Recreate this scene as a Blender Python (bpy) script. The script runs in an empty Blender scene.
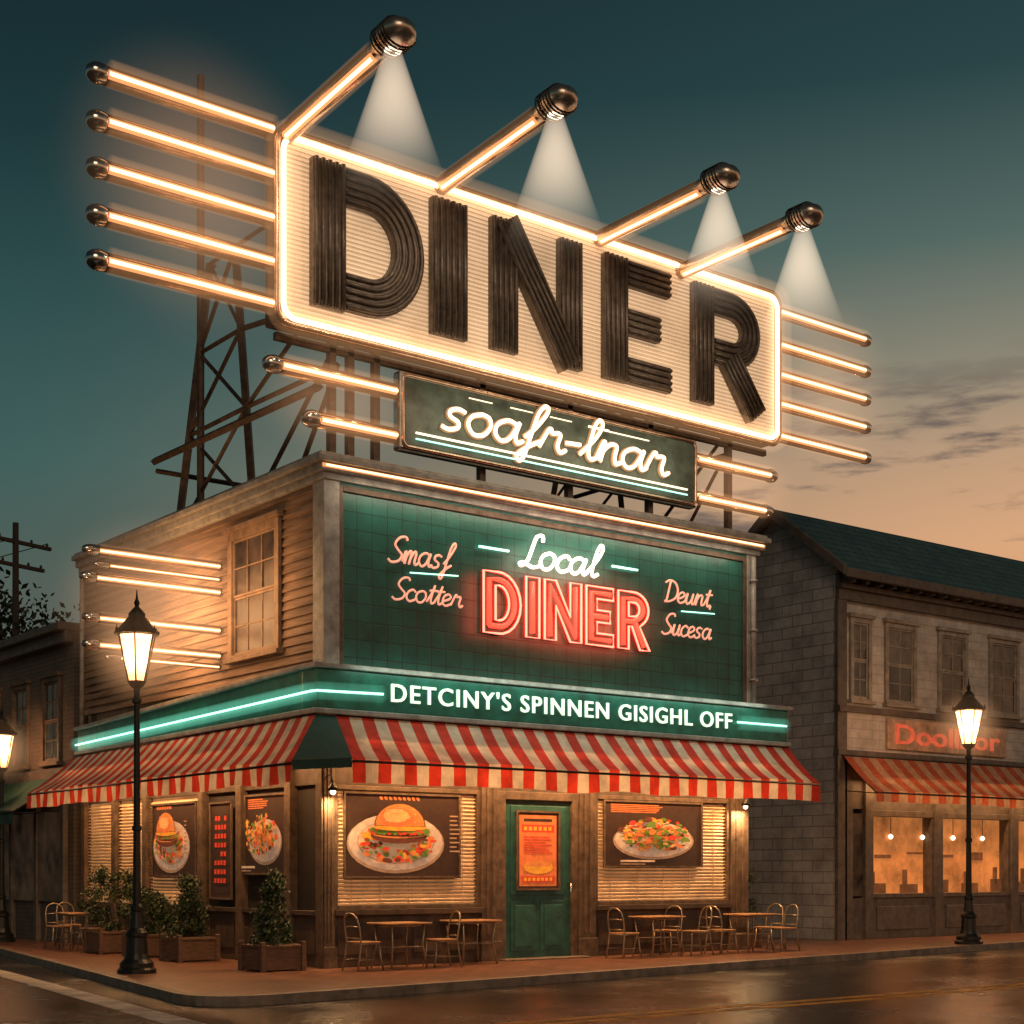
import bpy, math, random
from mathutils import Vector, Matrix
scene=bpy.context.scene
COL=scene.collection
try:
    scene.view_settings.view_transform='Standard'; scene.view_settings.look='None'
    scene.view_settings.exposure=0; scene.view_settings.gamma=1
except Exception: pass

def lin(r,g,b):
    def c(x):
        x/=255.0
        return x/12.92 if x<=.04045 else ((x+.055)/1.055)**2.4
    return (c(r),c(g),c(b),1)

# ------------------------------------------------------------------ materials
def mat(name,col,rough=.6,metal=0,var=.15,scale=6,bump=.0,bscale=60,emit=0,ecol=None,stretch=(1,1,1),rvar=0,spec=.5,trans=0):
    m=bpy.data.materials.new(name);m.use_nodes=True
    nt=m.node_tree;N=nt.nodes;Lk=nt.links;b=N['Principled BSDF']
    col=tuple(col[:3])+(1,)
    b.inputs['Roughness'].default_value=rough;b.inputs['Metallic'].default_value=metal
    b.inputs['Specular IOR Level'].default_value=spec
    tc=N.new('ShaderNodeTexCoord');mp=N.new('ShaderNodeMapping');mp.inputs['Scale'].default_value=stretch
    Lk.new(tc.outputs['Object'],mp.inputs[0])
    n=N.new('ShaderNodeTexNoise');n.inputs['Scale'].default_value=scale;n.inputs['Detail'].default_value=6;n.inputs['Roughness'].default_value=.65
    Lk.new(mp.outputs[0],n.inputs['Vector'])
    cr=N.new('ShaderNodeValToRGB');cr.color_ramp.elements[0].position=.3;cr.color_ramp.elements[1].position=.72
    cr.color_ramp.elements[0].color=tuple(max(0,c*(1-var*1.6)) for c in col[:3])+(1,)
    cr.color_ramp.elements[1].color=tuple(min(1,c*(1+var)) for c in col[:3])+(1,)
    Lk.new(n.outputs['Fac'],cr.inputs[0]);Lk.new(cr.outputs[0],b.inputs['Base Color'])
    if rvar:
        mr=N.new('ShaderNodeMapRange');mr.inputs['From Min'].default_value=.35;mr.inputs['From Max'].default_value=.65
        mr.inputs['To Min'].default_value=max(.02,rough-rvar);mr.inputs['To Max'].default_value=min(1,rough+rvar)
        Lk.new(n.outputs['Fac'],mr.inputs['Value']);Lk.new(mr.outputs[0],b.inputs['Roughness'])
    if bump:
        n2=N.new('ShaderNodeTexNoise');n2.inputs['Scale'].default_value=bscale;n2.inputs['Detail'].default_value=4
        Lk.new(mp.outputs[0],n2.inputs['Vector'])
        bp=N.new('ShaderNodeBump');bp.inputs['Strength'].default_value=bump;bp.inputs['Distance'].default_value=.02
        Lk.new(n2.outputs['Fac'],bp.inputs['Height']);Lk.new(bp.outputs[0],b.inputs['Normal'])
    if emit:
        b.inputs['Emission Strength'].default_value=emit
        if ecol: b.inputs['Emission Color'].default_value=tuple(ecol[:3])+(1,)
        else: Lk.new(cr.outputs[0],b.inputs['Emission Color'])
        m.cycles.emission_sampling='NONE'
    if trans:
        tr=N.new('ShaderNodeBsdfTranslucent');Lk.new(cr.outputs[0],tr.inputs['Color'])
        mx=N.new('ShaderNodeMixShader');mx.inputs[0].default_value=trans
        Lk.new(b.outputs[0],mx.inputs[1]);Lk.new(tr.outputs[0],mx.inputs[2]);Lk.new(mx.outputs[0],N['Material Output'].inputs['Surface'])
    return m

def brick(name,c1,c2,mortar,bw,bh,plane,rough=.8,ms=.012,bump=.5,offset=.5,dirt=.35):
    m=bpy.data.materials.new(name);m.use_nodes=True
    nt=m.node_tree;N=nt.nodes;Lk=nt.links;b=N['Principled BSDF'];b.inputs['Roughness'].default_value=rough
    tc=N.new('ShaderNodeTexCoord');sp=N.new('ShaderNodeSeparateXYZ');cb=N.new('ShaderNodeCombineXYZ')
    Lk.new(tc.outputs['Object'],sp.inputs[0])
    Lk.new(sp.outputs[plane[0].upper()],cb.inputs[0]);Lk.new(sp.outputs[plane[1].upper()],cb.inputs[1])
    br=N.new('ShaderNodeTexBrick');br.inputs['Scale'].default_value=1;br.inputs['Brick Width'].default_value=bw;br.inputs['Row Height'].default_value=bh
    br.inputs['Mortar Size'].default_value=ms;br.inputs['Mortar Smooth'].default_value=.2;br.offset=offset
    br.inputs['Color1'].default_value=tuple(c1[:3])+(1,);br.inputs['Color2'].default_value=tuple(c2[:3])+(1,);br.inputs['Mortar'].default_value=tuple(mortar[:3])+(1,)
    Lk.new(cb.outputs[0],br.inputs['Vector'])
    n=N.new('ShaderNodeTexNoise');n.inputs['Scale'].default_value=1.7;n.inputs['Detail'].default_value=8;n.inputs['Roughness'].default_value=.7
    Lk.new(tc.outputs['Object'],n.inputs['Vector'])
    mr=N.new('ShaderNodeMapRange');mr.inputs['From Min'].default_value=.3;mr.inputs['From Max'].default_value=.7
    mr.inputs['To Min'].default_value=1-dirt;mr.inputs['To Max'].default_value=1.1
    Lk.new(n.outputs['Fac'],mr.inputs['Value'])
    mx=N.new('ShaderNodeVectorMath');mx.operation='SCALE'
    Lk.new(br.outputs['Color'],mx.inputs[0]);Lk.new(mr.outputs[0],mx.inputs['Scale']);Lk.new(mx.outputs[0],b.inputs['Base Color'])
    bp=N.new('ShaderNodeBump');bp.inputs['Strength'].default_value=bump;bp.inputs['Distance'].default_value=.02
    inv=N.new('ShaderNodeMath');inv.operation='SUBTRACT';inv.inputs[0].default_value=1
    Lk.new(br.outputs['Fac'],inv.inputs[1])
    n3=N.new('ShaderNodeTexNoise');n3.inputs['Scale'].default_value=35;Lk.new(tc.outputs['Object'],n3.inputs['Vector'])
    ad=N.new('ShaderNodeMath');ad.operation='MULTIPLY_ADD';ad.inputs[1].default_value=.35
    Lk.new(n3.outputs['Fac'],ad.inputs[0]);Lk.new(inv.outputs[0],ad.inputs[2])
    Lk.new(ad.outputs[0],bp.inputs['Height']);Lk.new(bp.outputs[0],b.inputs['Normal'])
    return m

def emis(name,col,st,sample=True):
    m=bpy.data.materials.new(name);m.use_nodes=True
    b=m.node_tree.nodes['Principled BSDF']
    b.inputs['Base Color'].default_value=tuple(col[:3])+(1,);b.inputs['Roughness'].default_value=.3
    b.inputs['Emission Color'].default_value=tuple(col[:3])+(1,);b.inputs['Emission Strength'].default_value=st
    if not sample: m.cycles.emission_sampling='NONE'
    return m
def tube_halo(name,col,st):
    """added glow halo around a tube: pure emission volume, constant density"""
    m=bpy.data.materials.new(name);m.use_nodes=True
    N=m.node_tree.nodes;N.remove(N['Principled BSDF']);e=N.new('ShaderNodeEmission')
    e.inputs['Color'].default_value=tuple(col[:3])+(1,);e.inputs['Strength'].default_value=st
    m.node_tree.links.new(e.outputs[0],N['Material Output'].inputs['Volume']);return m
def soft_halo(name,col,st):
    """added glow halo that thins out smoothly from the middle of its ellipsoid"""
    m=bpy.data.materials.new(name);m.use_nodes=True;nt=m.node_tree
    try: m.cycles.volume_step_rate=4.0
    except Exception: pass
    N=nt.nodes;N.remove(N['Principled BSDF']);e=N.new('ShaderNodeEmission');e.inputs['Color'].default_value=tuple(col[:3])+(1,)
    tc=N.new('ShaderNodeTexCoord');a=N.new('ShaderNodeVectorMath');a.operation='SUBTRACT';a.inputs[1].default_value=(.5,.5,.5)
    l=N.new('ShaderNodeVectorMath');l.operation='LENGTH';mr=N.new('ShaderNodeMapRange');mr.interpolation_type='SMOOTHSTEP'
    mr.inputs['From Min'].default_value=.5;mr.inputs['From Max'].default_value=0;mr.inputs['To Min'].default_value=0;mr.inputs['To Max'].default_value=st
    nt.links.new(tc.outputs['Generated'],a.inputs[0]);nt.links.new(a.outputs[0],l.inputs[0]);nt.links.new(l.outputs['Value'],mr.inputs['Value'])
    nt.links.new(mr.outputs[0],e.inputs['Strength']);nt.links.new(e.outputs[0],N['Material Output'].inputs['Volume']);return m

M={}
M['neon_warm']=emis('neon_warm_white',(1,.64,.33),3.2)
M['neon_glow']=emis('neon_glow_fringe',(1,.40,.15),.85,False)  # orange glow fringe put into a wider emissive tube behind the core
M['neon_border']=emis('neon_border_white',(1,.74,.47),2.4)
M['neon_script']=emis('neon_cream',(1,.78,.54),1.7)
M['neon_local']=emis('neon_ivory',(1,.88,.72),2.0)
M['neon_red']=emis('neon_red_tube',(1,.17,.11),4.0)
M['neon_redin']=emis('neon_deep_red_tube',(1,.04,.022),3.2)
M['neon_cyan']=emis('neon_mint',(.42,1,.76),2.0)
M['neon_pink']=emis('neon_salmon',(.92,.40,.27),.78,False)
M['fascia_txt']=emis('mint_letter_face',(.78,.96,.72),1.1,False)
M['halo_w']=tube_halo('warm_halo_inner',(1,.48,.20),.55)  # halo glow along the warm tubes put in as an emissive volume
M['halo_c']=tube_halo('mint_halo',(.25,1,.7),.50)
M['copper']=mat('copper_tube_metal',(.60,.42,.30),.24,1,.25,9)
M['chrome']=mat('chrome_cap',(.62,.60,.56),.16,1,.15,9)
M['bronze']=mat('bronze_letter_metal',(.15,.122,.10),.42,.35,.35,7,.15,90)
M['steel']=mat('rusty_steel',(.12,.085,.065),.6,.4,.4,5,.2,40)
M['iron']=mat('black_iron',(.03,.031,.030),.38,.6,.2,8,.1,80)
M['siding']=mat('clapboard_paint',(.29,.185,.12),.7,0,.4,3,.5,50,stretch=(1,.25,3))
M['trim']=mat('painted_trim',(.36,.345,.32),.5,0,.3,5,.2,60)
M['trimdk']=mat('weathered_wood_trim',(.13,.085,.055),.6,0,.4,6,.3,60)
M['brownwall']=mat('brown_panel_wall',(.08,.052,.036),.6,0,.4,4,.3,50,stretch=(1,1,.4))
M['tile']=brick('green_glazed_tile',(.012,.125,.10),(.016,.15,.12),(.005,.05,.04),.30,.30,'xz',.32,.008,.6,0,.5)
M['fascia']=mat('green_enamel',(.012,.16,.12),.3,.1,.35,3,.05,60)
M['greenpanel']=mat('dark_green_sign_face',(.07,.10,.08),.4,.1,.4,3,.1,60)
M['red']=mat('awning_red_canvas',(.68,.055,.03),.85,0,.3,2.2,.35,140,trans=.35)
M['white']=mat('awning_white_canvas',(.80,.68,.55),.85,0,.25,2.2,.35,140,trans=.35)
M['awngreen']=mat('awning_green_canvas',(.012,.05,.038),.8,0,.2,7,.2,120)
M['teal']=mat('teal_door_paint',(.025,.11,.095),.45,0,.3,5,.15,60)
M['roof']=mat('tar_roof',(.04,.04,.04),.9,0,.3,3,.3,30)
M['dark']=mat('dark_interior',(.03,.022,.016),.8,0,.2,4)
M['glassdk']=mat('window_glass',(.05,.062,.066),.10,0,.6,1.5,spec=.8)
M['amberdk']=mat('dim_window',(.06,.035,.02),.30,0,.6,1.5,0,10,.3,spec=.3)
M['amber']=mat('interior_glow',(.80,.40,.15),.8,0,.3,1.1,0,10,.34)  # interior light put in as an emissive backdrop behind the blinds
M['blind']=mat('venetian_slats',(.62,.44,.26),.5,0,.25,3,0,60)
M['wood']=mat('table_wood',(.46,.26,.13),.35,0,.3,8,.1,60,stretch=(1,6,1))
M['chairmetal']=mat('chair_painted_metal',(.38,.30,.21),.3,.7,.2,9)
M['leaf']=mat('leaf_green',(.055,.09,.028),.6,0,.6,14)
M['leafdk']=mat('leaf_dark',(.018,.034,.016),.6,0,.5,10)
M['bark']=mat('bark',(.05,.035,.028),.9,0,.3,12,.5,50)
M['planter']=mat('planter_wood',(.15,.08,.045),.6,0,.35,6,.3,60,stretch=(1,1,6))

# ------------------------------------------------------------------ mesh builder
class MB:
    def __init__(s): s.v=[];s.f=[];s.m=[]
    def add(s,vs,fs,mi=0):
        o=len(s.v);s.v+= [tuple(p) for p in vs]
        for f in fs: s.f.append(tuple(i+o for i in f));s.m.append(mi)
    def box(s,x0,x1,y0,y1,z0,z1,mi=0):
        s.add([(x0,y0,z0),(x1,y0,z0),(x1,y1,z0),(x0,y1,z0),(x0,y0,z1),(x1,y0,z1),(x1,y1,z1),(x0,y1,z1)],
              [(0,3,2,1),(4,5,6,7),(0,1,5,4),(1,2,6,5),(2,3,7,6),(3,0,4,7)],mi)
    def poly(s,pts,mi=0): s.add(pts,[tuple(range(len(pts)))],mi)
    def prism(s,pts,d,mi=0):
        n=len(pts);d=Vector(d);P=[Vector(p) for p in pts];Q=[p+d for p in P]
        s.add(P+Q,[tuple(range(n))[::-1],tuple(range(n,2*n))]+[(i,(i+1)%n,n+(i+1)%n,n+i) for i in range(n)],mi)
    def path(s,pts,r,mi=0,n=8,closed=False,r1=None):
        P=[Vector(p) for p in pts]
        if closed: P=P+[P[0]]
        q=[P[0]]
        for p in P[1:]:
            if (p-q[-1]).length>1e-5: q.append(p)
        P=q;k=len(P)
        if k<2: return
        nrm=None;vs=[]
        for i,p in enumerate(P):
            a=P[max(i-1,0)];b=P[min(i+1,k-1)]
            t=(b-a)
            if t.length<1e-6: t=P[min(i+1,k-1)]-p
            if closed and i in (0,k-1): t=(P[1]-P[k-2])
            t.normalize()
            if nrm is None:
                up=Vector((0,0,1)) if abs(t.z)<.9 else Vector((0,1,0))
                nrm=up-t*up.dot(t)
            else:
                nrm=nrm-t*nrm.dot(t)
                if nrm.length<1e-4:
                    up=Vector((0,1,0));nrm=up-t*up.dot(t)
            nrm.normalize();bn=t.cross(nrm)
            rr=r if r1 is None else r+(r1-r)*i/(k-1)
            for j in range(n):
                a_=2*math.pi*j/n
                vs.append(p+nrm*math.cos(a_)*rr+bn*math.sin(a_)*rr)
        fs=[]
        for i in range(k-1):
            for j in range(n):
                fs.append((i*n+j,i*n+(j+1)%n,(i+1)*n+(j+1)%n,(i+1)*n+j))
        if not closed:
            fs.append(tuple(range(n))[::-1]);fs.append(tuple((k-1)*n+j for j in range(n)))
        s.add(vs,fs,mi)
    def beam(s,a,b,w,mi=0): s.path([a,b],w,mi,4)
    def lathe(s,c,prof,n=16,mi=0,rot=0,sx=1,sy=1):
        vs=[];c=Vector(c)
        for (r,z) in prof:
            for j in range(n):
                a=2*math.pi*j/n+rot
                vs.append((c.x+r*math.cos(a)*sx,c.y+r*math.sin(a)*sy,c.z+z))
        k=len(prof);fs=[]
        for i in range(k-1):
            for j in range(n):
                fs.append((i*n+j,i*n+(j+1)%n,(i+1)*n+(j+1)%n,(i+1)*n+j))
        fs.append(tuple(range(n))[::-1]);fs.append(tuple((k-1)*n+j for j in range(n)))
        s.add(vs,fs,mi)
    def obj(s,name,mats,parent=None,smooth=False,bevel=0,loc=None):
        me=bpy.data.meshes.new(name);me.from_pydata(s.v,[],s.f)
        for m in (mats if isinstance(mats,(list,tuple)) else [mats]): me.materials.append(m)
        for p,mi in zip(me.polygons,s.m): p.material_index=mi; p.use_smooth=smooth
        me.validate();me.update()
        o=bpy.data.objects.new(name,me);COL.objects.link(o)
        if parent: o.parent=parent
        if loc: o.location=loc
        if bevel:
            b=o.modifiers.new('bev','BEVEL');b.width=bevel;b.segments=2;b.limit_method='ANGLE'
        return o
def group(name,loc=(0,0,0),rz=0):
    e=bpy.data.objects.new(name,None);e.location=loc;e.rotation_euler=(0,0,rz);e.empty_display_size=.3
    COL.objects.link(e);return e
def boxo(name,d,m,parent,bevel=.008):
    b=MB();b.box(*d);return b.obj(name,m,parent,bevel=bevel)
def halo(name,c,rx,ry,rz,col,st,parent):  # ellipsoid of emissive volume added to imitate bloom
    b=MB();K=10;b.lathe((0,0,0),[(max(.02,math.sin(math.pi*i/K)),-rz*math.cos(math.pi*i/K)) for i in range(K+1)],20,sx=rx,sy=ry)
    return b.obj(name,soft_halo(name,col,st),parent,False,loc=c)
def area(name,loc,dr,sx,sy,en,col,parent):
    l=bpy.data.lights.new(name,'AREA');l.shape='RECTANGLE';l.size=sx;l.size_y=sy;l.energy=en;l.color=col
    o=bpy.data.objects.new(name,l);COL.objects.link(o);o.location=loc
    d=Vector(dr).normalized()
    z=-d;x=Vector((0,0,1)).cross(z)
    if x.length<1e-3: x=Vector((1,0,0))
    x.normalize();y=z.cross(x)
    o.rotation_euler=Matrix((x,y,z)).transposed().to_euler();o.parent=parent;return o

def text(name,body,x0,x1,z0,z1,y,m,parent,extrude=.02,offset=0,space=1):
    c=bpy.data.curves.new(name,'FONT');c.body=body;c.size=1;c.offset=offset;c.extrude=extrude;c.resolution_u=4;c.space_character=space
    o=bpy.data.objects.new(name,c);COL.objects.link(o)
    bpy.context.view_layer.update()
    me=bpy.data.meshes.new_from_object(o.evaluated_get(bpy.context.evaluated_depsgraph_get()))
    bpy.data.objects.remove(o)
    xs=[v.co.x for v in me.vertices];ys=[v.co.y for v in me.vertices]
    ax,bx,ay,by=min(xs),max(xs),min(ys),max(ys)
    for v in me.vertices:
        X,Y,Z=v.co
        v.co=(x0+(X-ax)/(bx-ax)*(x1-x0), y-Z, z0+(Y-ay)/(by-ay)*(z1-z0))
    me.materials.clear();me.materials.append(m)
    ob=bpy.data.objects.new(name,me);COL.objects.link(ob);ob.parent=parent
    return ob

# single-stroke script lettering (bent glass tubing)
G={
's':([[(0,.1),(.25,0),(.55,.15),(.5,.42),(.22,.6),(.2,.86),(.45,1),(.7,.9)]],.85),
'o':([[(.45,1),(.12,.82),(.02,.42),(.25,.02),(.6,.06),(.8,.48),(.7,.88),(.45,1)]],.95),
'a':([[(.78,.85),(.45,1),(.1,.75),(.05,.3),(.3,0),(.6,.2),(.84,.98),(.78,.4),(.88,.04),(1.08,.18)]],1.02),
'f':([[(.1,.4),(.45,1.0),(.75,1.8),(.62,2.05),(.42,1.6),(.3,.5),(.2,-.5),(.05,-.75),(-.05,-.5),(.3,0),(.7,.35)]],.68),
'r':([[(0,.1),(.2,.9),(.3,1.05),(.38,.86),(.62,.92),(.7,.75),(.66,.3),(.8,.02),(1.0,.18)]],.95),
'l':([[(0,.15),(.45,1.0),(.66,1.7),(.52,2.0),(.36,1.6),(.3,.4),(.45,.02),(.7,.18)]],.66),
'n':([[(0,.15),(.15,.95),(.22,.9),(.16,0),(.2,.5),(.45,.95),(.7,.9),(.7,.4),(.78,.05),(1.0,.18)]],.98),
'm':([[(0,.15),(.12,.95),(.18,0),(.22,.5),(.42,.98),(.55,.8),(.52,0),(.57,.5),(.78,.98),(.92,.8),(.9,.2),(1.05,.02),(1.2,.18)]],1.18),
'c':([[(.7,.8),(.45,1),(.1,.75),(.04,.3),(.3,0),(.6,.08),(.8,.25)]],.78),
'e':([[(.02,.35),(.4,.5),(.66,.75),(.45,1),(.12,.8),(.05,.3),(.3,0),(.6,.08),(.8,.25)]],.78),
't':([[(.0,.15),(.3,1.0),(.42,1.6),(.3,.5),(.4,.03),(.65,.18)],[(.08,1.12),(.7,1.16)]],.62),
'u':([[(0,.15),(.15,.98),(.12,.3),(.3,0),(.6,.3),(.72,.98),(.68,.3),(.8,.02),(1,.18)]],.96),
'-':([[(.0,.55),(.55,.6)]],.6),
',':([[(.1,.1),(.05,-.2)]],.3),
'D':([[(.3,1.9),(.22,.1),(.1,.02),(.5,0),(1.05,.4),(1.15,1.1),(.8,1.75),(.2,1.95),(-.15,1.7)]],1.25),
'S':([[(-.1,.2),(.2,0),(.7,.15),(.85,.6),(.5,.95),(.2,1.35),(.45,1.85),(.9,1.95),(1.05,1.7)]],1.0),
'L':([[(.95,1.6),(.85,1.95),(.55,1.85),(.45,1.2),(.35,.4),(.1,.02),(-.05,.15),(.2,.2),(.7,.0),(1.1,.15)]],1.05),
' ':([],.5)}
def cr(P,k=5):
    out=[];n=len(P)
    for i in range(n-1):
        p0=P[max(i-1,0)];p1=P[i];p2=P[i+1];p3=P[min(i+2,n-1)]
        for j in range(k):
            t=j/k
            out.append(tuple(.5*((2*p1[a])+(-p0[a]+p2[a])*t+(2*p0[a]-5*p1[a]+4*p2[a]-p3[a])*t*t+(-p0[a]+3*p1[a]-3*p2[a]+p3[a])*t**3) for a in (0,1)))
    out.append(P[-1]);return out
def script(mb,word,x0,x1,zb,xh,y,r,mi=0,slant=.25):
    strokes=[];x=0
    for ch in word:
        g,adv=G[ch]
        for st in g: strokes.append([(px+x,py) for px,py in cr(st)])
        x+=adv
    sc=(x1-x0)/x
    for st in strokes:
        mb.path([(x0+px*sc+slant*py*xh,y,zb+py*xh) for px,py in st],r,mi,6)

# ------------------------------------------------------------------ ground, roads
gm=mat('ground_earth',(.045,.042,.038),.9,0,.3,.5,.3,8)
g=MB();g.box(-400,400,-400,400,-1.2,-.135);g.obj('ground',gm)
asph=mat('wet_asphalt',(.012,.0115,.012),.20,0,.35,.45,.30,45,rvar=.12,spec=.8)
g=MB();g.poly([(-60,-13.5,-.125),(90,-13.5,-.125),(90,2,-.125),(-1.0,2,-.125),(-1.0,90,-.125),(-10.5,90,-.125),(-10.5,2,-.125),(-60,2,-.125)])
g.poly([(-10.5,-60,-.125),(0,-60,-.125),(0,-13.5,-.125),(-10.5,-13.5,-.125)])
g.obj('road',asph)
yel=mat('yellow_road_paint',(.85,.34,.03),.6,0,.4,3,.2,60);whi=mat('white_road_paint',(.65,.58,.50),.6,0,.45,3,.2,60)
g=MB();g.box(-2.5,90,-8.05,-7.87,-.1245,-.121);g.box(-2.5,90,-8.41,-8.23,-.1245,-.121);g.obj('road_yellow_marking',yel)
g=MB();g.prism([(-5.66,-7.3,-.1245),(-5.25,-7.3,-.1245),(-3.72,4.1,-.1245),(-2.8,12,-.1245),(-2.95,12,-.1245),(-4.08,4.1,-.1245)],(0,0,.003));g.obj('road_white_marking',whi)
outer=[(90,-1.2),(19.5,-1.2)]
c0=(-4.36,-4.33);d1=Vector((23.86,3.13)).normalized();d2=Vector((2.66,15.33)).normalized()
rad=1.3;pc=Vector(c0)
for i in range(13):
    t=i/12;a=pc+d1*rad;b=pc+d2*rad
    outer.append(tuple(a*(1-t)**2+pc*2*t*(1-t)+b*t*t))
outer+=[(-1.75,11),(-1.75,90)]
def off(P,d):
    out=[]
    for i,p in enumerate(P):
        a=Vector(P[max(i-1,0)]);b=Vector(P[min(i+1,len(P)-1)]);t=(b-a).normalized();nn=Vector((t.y,-t.x))
        out.append((p[0]+nn.x*d,p[1]+nn.y*d))
    return out
inner=off(outer,.17)
pave=brick('brick_pavers',(.26,.115,.075),(.34,.155,.10),(.09,.06,.045),.42,.21,'xy',.32,.014,.6,.5,.6)
kerbm=mat('concrete_kerb',(.22,.17,.135),.5,0,.4,4,.4,40)
k=MB()
for i in range(len(outer)-1):
    a,b,c,d=outer[i],outer[i+1],inner[i+1],inner[i]
    k.add([(a[0],a[1],-.13),(b[0],b[1],-.13),(c[0],c[1],-.13),(d[0],d[1],-.13),(a[0],a[1],.004),(b[0],b[1],.004),(c[0],c[1],.004),(d[0],d[1],.004)],
          [(4,5,6,7),(0,1,5,4),(2,3,7,6)])
k.obj('kerb',kerbm)
s=MB();s.prism([(p[0],p[1],-.13) for p in inner]+[(90,90,-.13)],(0,0,.13));s.obj('sidewalk',pave)

# ------------------------------------------------------------------ diner building
B=group('diner_building')
boxo('wall_core',(.12,9.72,.12,9.9,0,8.0),M['brownwall'],B,0)
boxo('roof_deck',(-.02,9.8,-.02,10.02,8.0,8.12),M['roof'],B)
sd=MB();z=4.9;h=.155
while z<7.9:
    zt=min(z+h,7.95)
    sd.add([(-.045,.3,z),(-.045,10,z),(0.0,10,zt),(0.0,.3,zt),(.12,.3,z),(.12,10,z),(.12,10,zt),(.12,.3,zt)],
           [(0,1,2,3),(0,4,5,1),(3,2,6,7),(1,5,6,2),(0,3,7,4)])
    z+=h
sd.obj('clapboard_siding',M['siding'],B)
boxo('corner_board',(-.06,.24,-.06,.3,4.9,7.95),M['trim'],B,.012)
boxo('right_corner_board',(9.78,10.02,-.06,.3,4.9,7.95),M['trim'],B,.012)
boxo('tile_facade',(.24,9.78,.0,.12,4.85,7.95),M['tile'],B,0)
t=MB();t.box(.24,.32,-.05,0,4.9,7.9);t.box(9.70,9.78,-.05,0,4.9,7.9);t.box(.32,9.70,-.05,0,7.80,7.9);t.obj('panel_frame',M['trimdk'],B,bevel=.01)
c=MB()
for (o_,z0,z1) in [(.10,7.95,8.06),(.17,8.06,8.2),(.26,8.2,8.3),(.20,8.3,8.36)]:
    c.box(-o_,10.02+o_,-o_,.35,z0,z1)
    c.box(-o_,.3,.35,10.1,z0,z1)
c.box(9.7,10.02,.35,10.1,7.95,8.3);c.box(.3,9.7,9.8,10.1,7.95,8.3)
c.obj('cornice',M['trim'],B,bevel=.012)
n=MB();n.path([(-.1,-.20,8.14),(10.1,-.20,8.14)],.018);n.obj('cornice_neon',M['neon_warm'],B,True)
n=MB();n.path([(-.15,-.175,8.14),(10.15,-.175,8.14)],.034);n.obj('cornice_glow_fringe',M['neon_glow'],B,True)
area('cornice_light',(5,-.42,7.93),(0,.55,-1),9.4,.06,44,(1,.80,.58),B)
def sash(parent,ax,pos,a0,a1,z0,z1,frame,glass,cols=3,rows=2,fw=.12,proud=.07,blind=None):
    def bx(mb,u0,u1,w0,w1,d0,d1):
        if ax=='y': mb.box(u0,u1,pos-d1,pos-d0,w0,w1)
        else: mb.box(pos-d1,pos-d0,u0,u1,w0,w1)
    f=MB()
    bx(f,a0,a0+fw,z0,z1,0,proud);bx(f,a1-fw,a1,z0,z1,0,proud);bx(f,a0+fw,a1-fw,z1-fw,z1,0,proud)
    bx(f,a0-.06,a1+.06,z1,z1+.09,-.01,proud+.05);bx(f,a0-.06,a1+.06,z0-.08,z0,-.01,proud+.07);bx(f,a0+fw,a1-fw,z0,z0+.06,0,proud)
    b0,b1,y0,y1=a0+fw,a1-fw,z0+.06,z1-fw;zm=(y0+y1)/2
    for (q0,q1,dd) in [(y0,zm,.02),(zm,y1,.035)]:
        bx(f,b0,b1,q0,q0+.045,0,dd);bx(f,b0,b1,q1-.045,q1-.001,0,dd)
        bx(f,b0,b0+.045,q0+.045,q1-.045,0,dd);bx(f,b1-.045,b1,q0+.045,q1-.045,0,dd)
        for i in range(1,cols):
            u=b0+(b1-b0)*i/cols;bx(f,u-.014,u+.014,q0+.045,q1-.045,0,dd-.004)
        for i in range(1,rows):
            w=q0+(q1-q0)*i/rows;bx(f,b0+.045,b1-.045,w-.014,w+.014,0,dd-.007)
    f.obj('window_frame',frame,parent,bevel=.006)
    g=MB();bx(g,b0,b1,y0,y1,-.02,.004);g.obj('window_pane',glass,parent)
    if blind:
        g=MB();bx(g,b0+.05,b1-.05,y1-(y1-y0)*blind,y1-.05,.0045,.008);g.obj('roller_blind',M['blinddim'],parent)
M['blinddim']=mat('dim_roller_blind',(.22,.19,.16),.7,0,.3,3)
sash(B,'x',-.045,1.35,3.2,5.35,7.6,mat('tan_window_frame',(.26,.165,.10),.6,0,.3,6,.2),M['amberdk'],3,2,.15)
def pil(mb,x0,x1,y0,z0=0,z1=4.0):
    mb.box(x0,x1,y0-.10,y0+.12,z0,z1);mb.box(x0-.03,x1+.03,y0-.13,y0-.10,z0,z0+.35);w=(x1-x0)
    mb.box(x0+w*.25,x0+w*.4,y0-.12,y0-.10,z0+.45,z1-.4);mb.box(x0+w*.6,x0+w*.75,y0-.12,y0-.10,z0+.45,z1-.4)
p=MB()
for a,b in [(-.06,.14),(3.12,3.5),(5.35,5.75),(9.3,9.8)]: pil(p,a,b,.02)
p.obj('pilasters',M['trimdk'],B,bevel=.012)
r=MB()
for a,b in [(.14,3.12),(5.75,9.3)]:
    r.box(a,b,0,.12,0,.85);r.box(a,b,-.1,.12,.85,.95)
    n_=4
    for i in range(n_):
        u=a+(b-a)*(i+.5)/n_;w=(b-a)/n_*.38
        r.box(u-w,u+w,-.02,0,.2,.7)
    r.box(a,b,-.02,.12,3.0,4.1)
r.obj('stall_riser',M['brownwall'],B,bevel=.01)
f=MB()
for a,b in [(.14,3.12),(5.75,9.3)]:
    f.box(a,a+.08,-.04,.1,.95,3.0);f.box(b-.08,b,-.04,.1,.95,3.0);f.box(a+.08,b-.08,-.04,.1,2.92,3.0);f.box(a+.08,b-.08,-.05,.1,.95,1.02)
f.obj('shopfront_frame',M['trimdk'],B,bevel=.008)
bl=MB();rb=random.Random(2)
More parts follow.
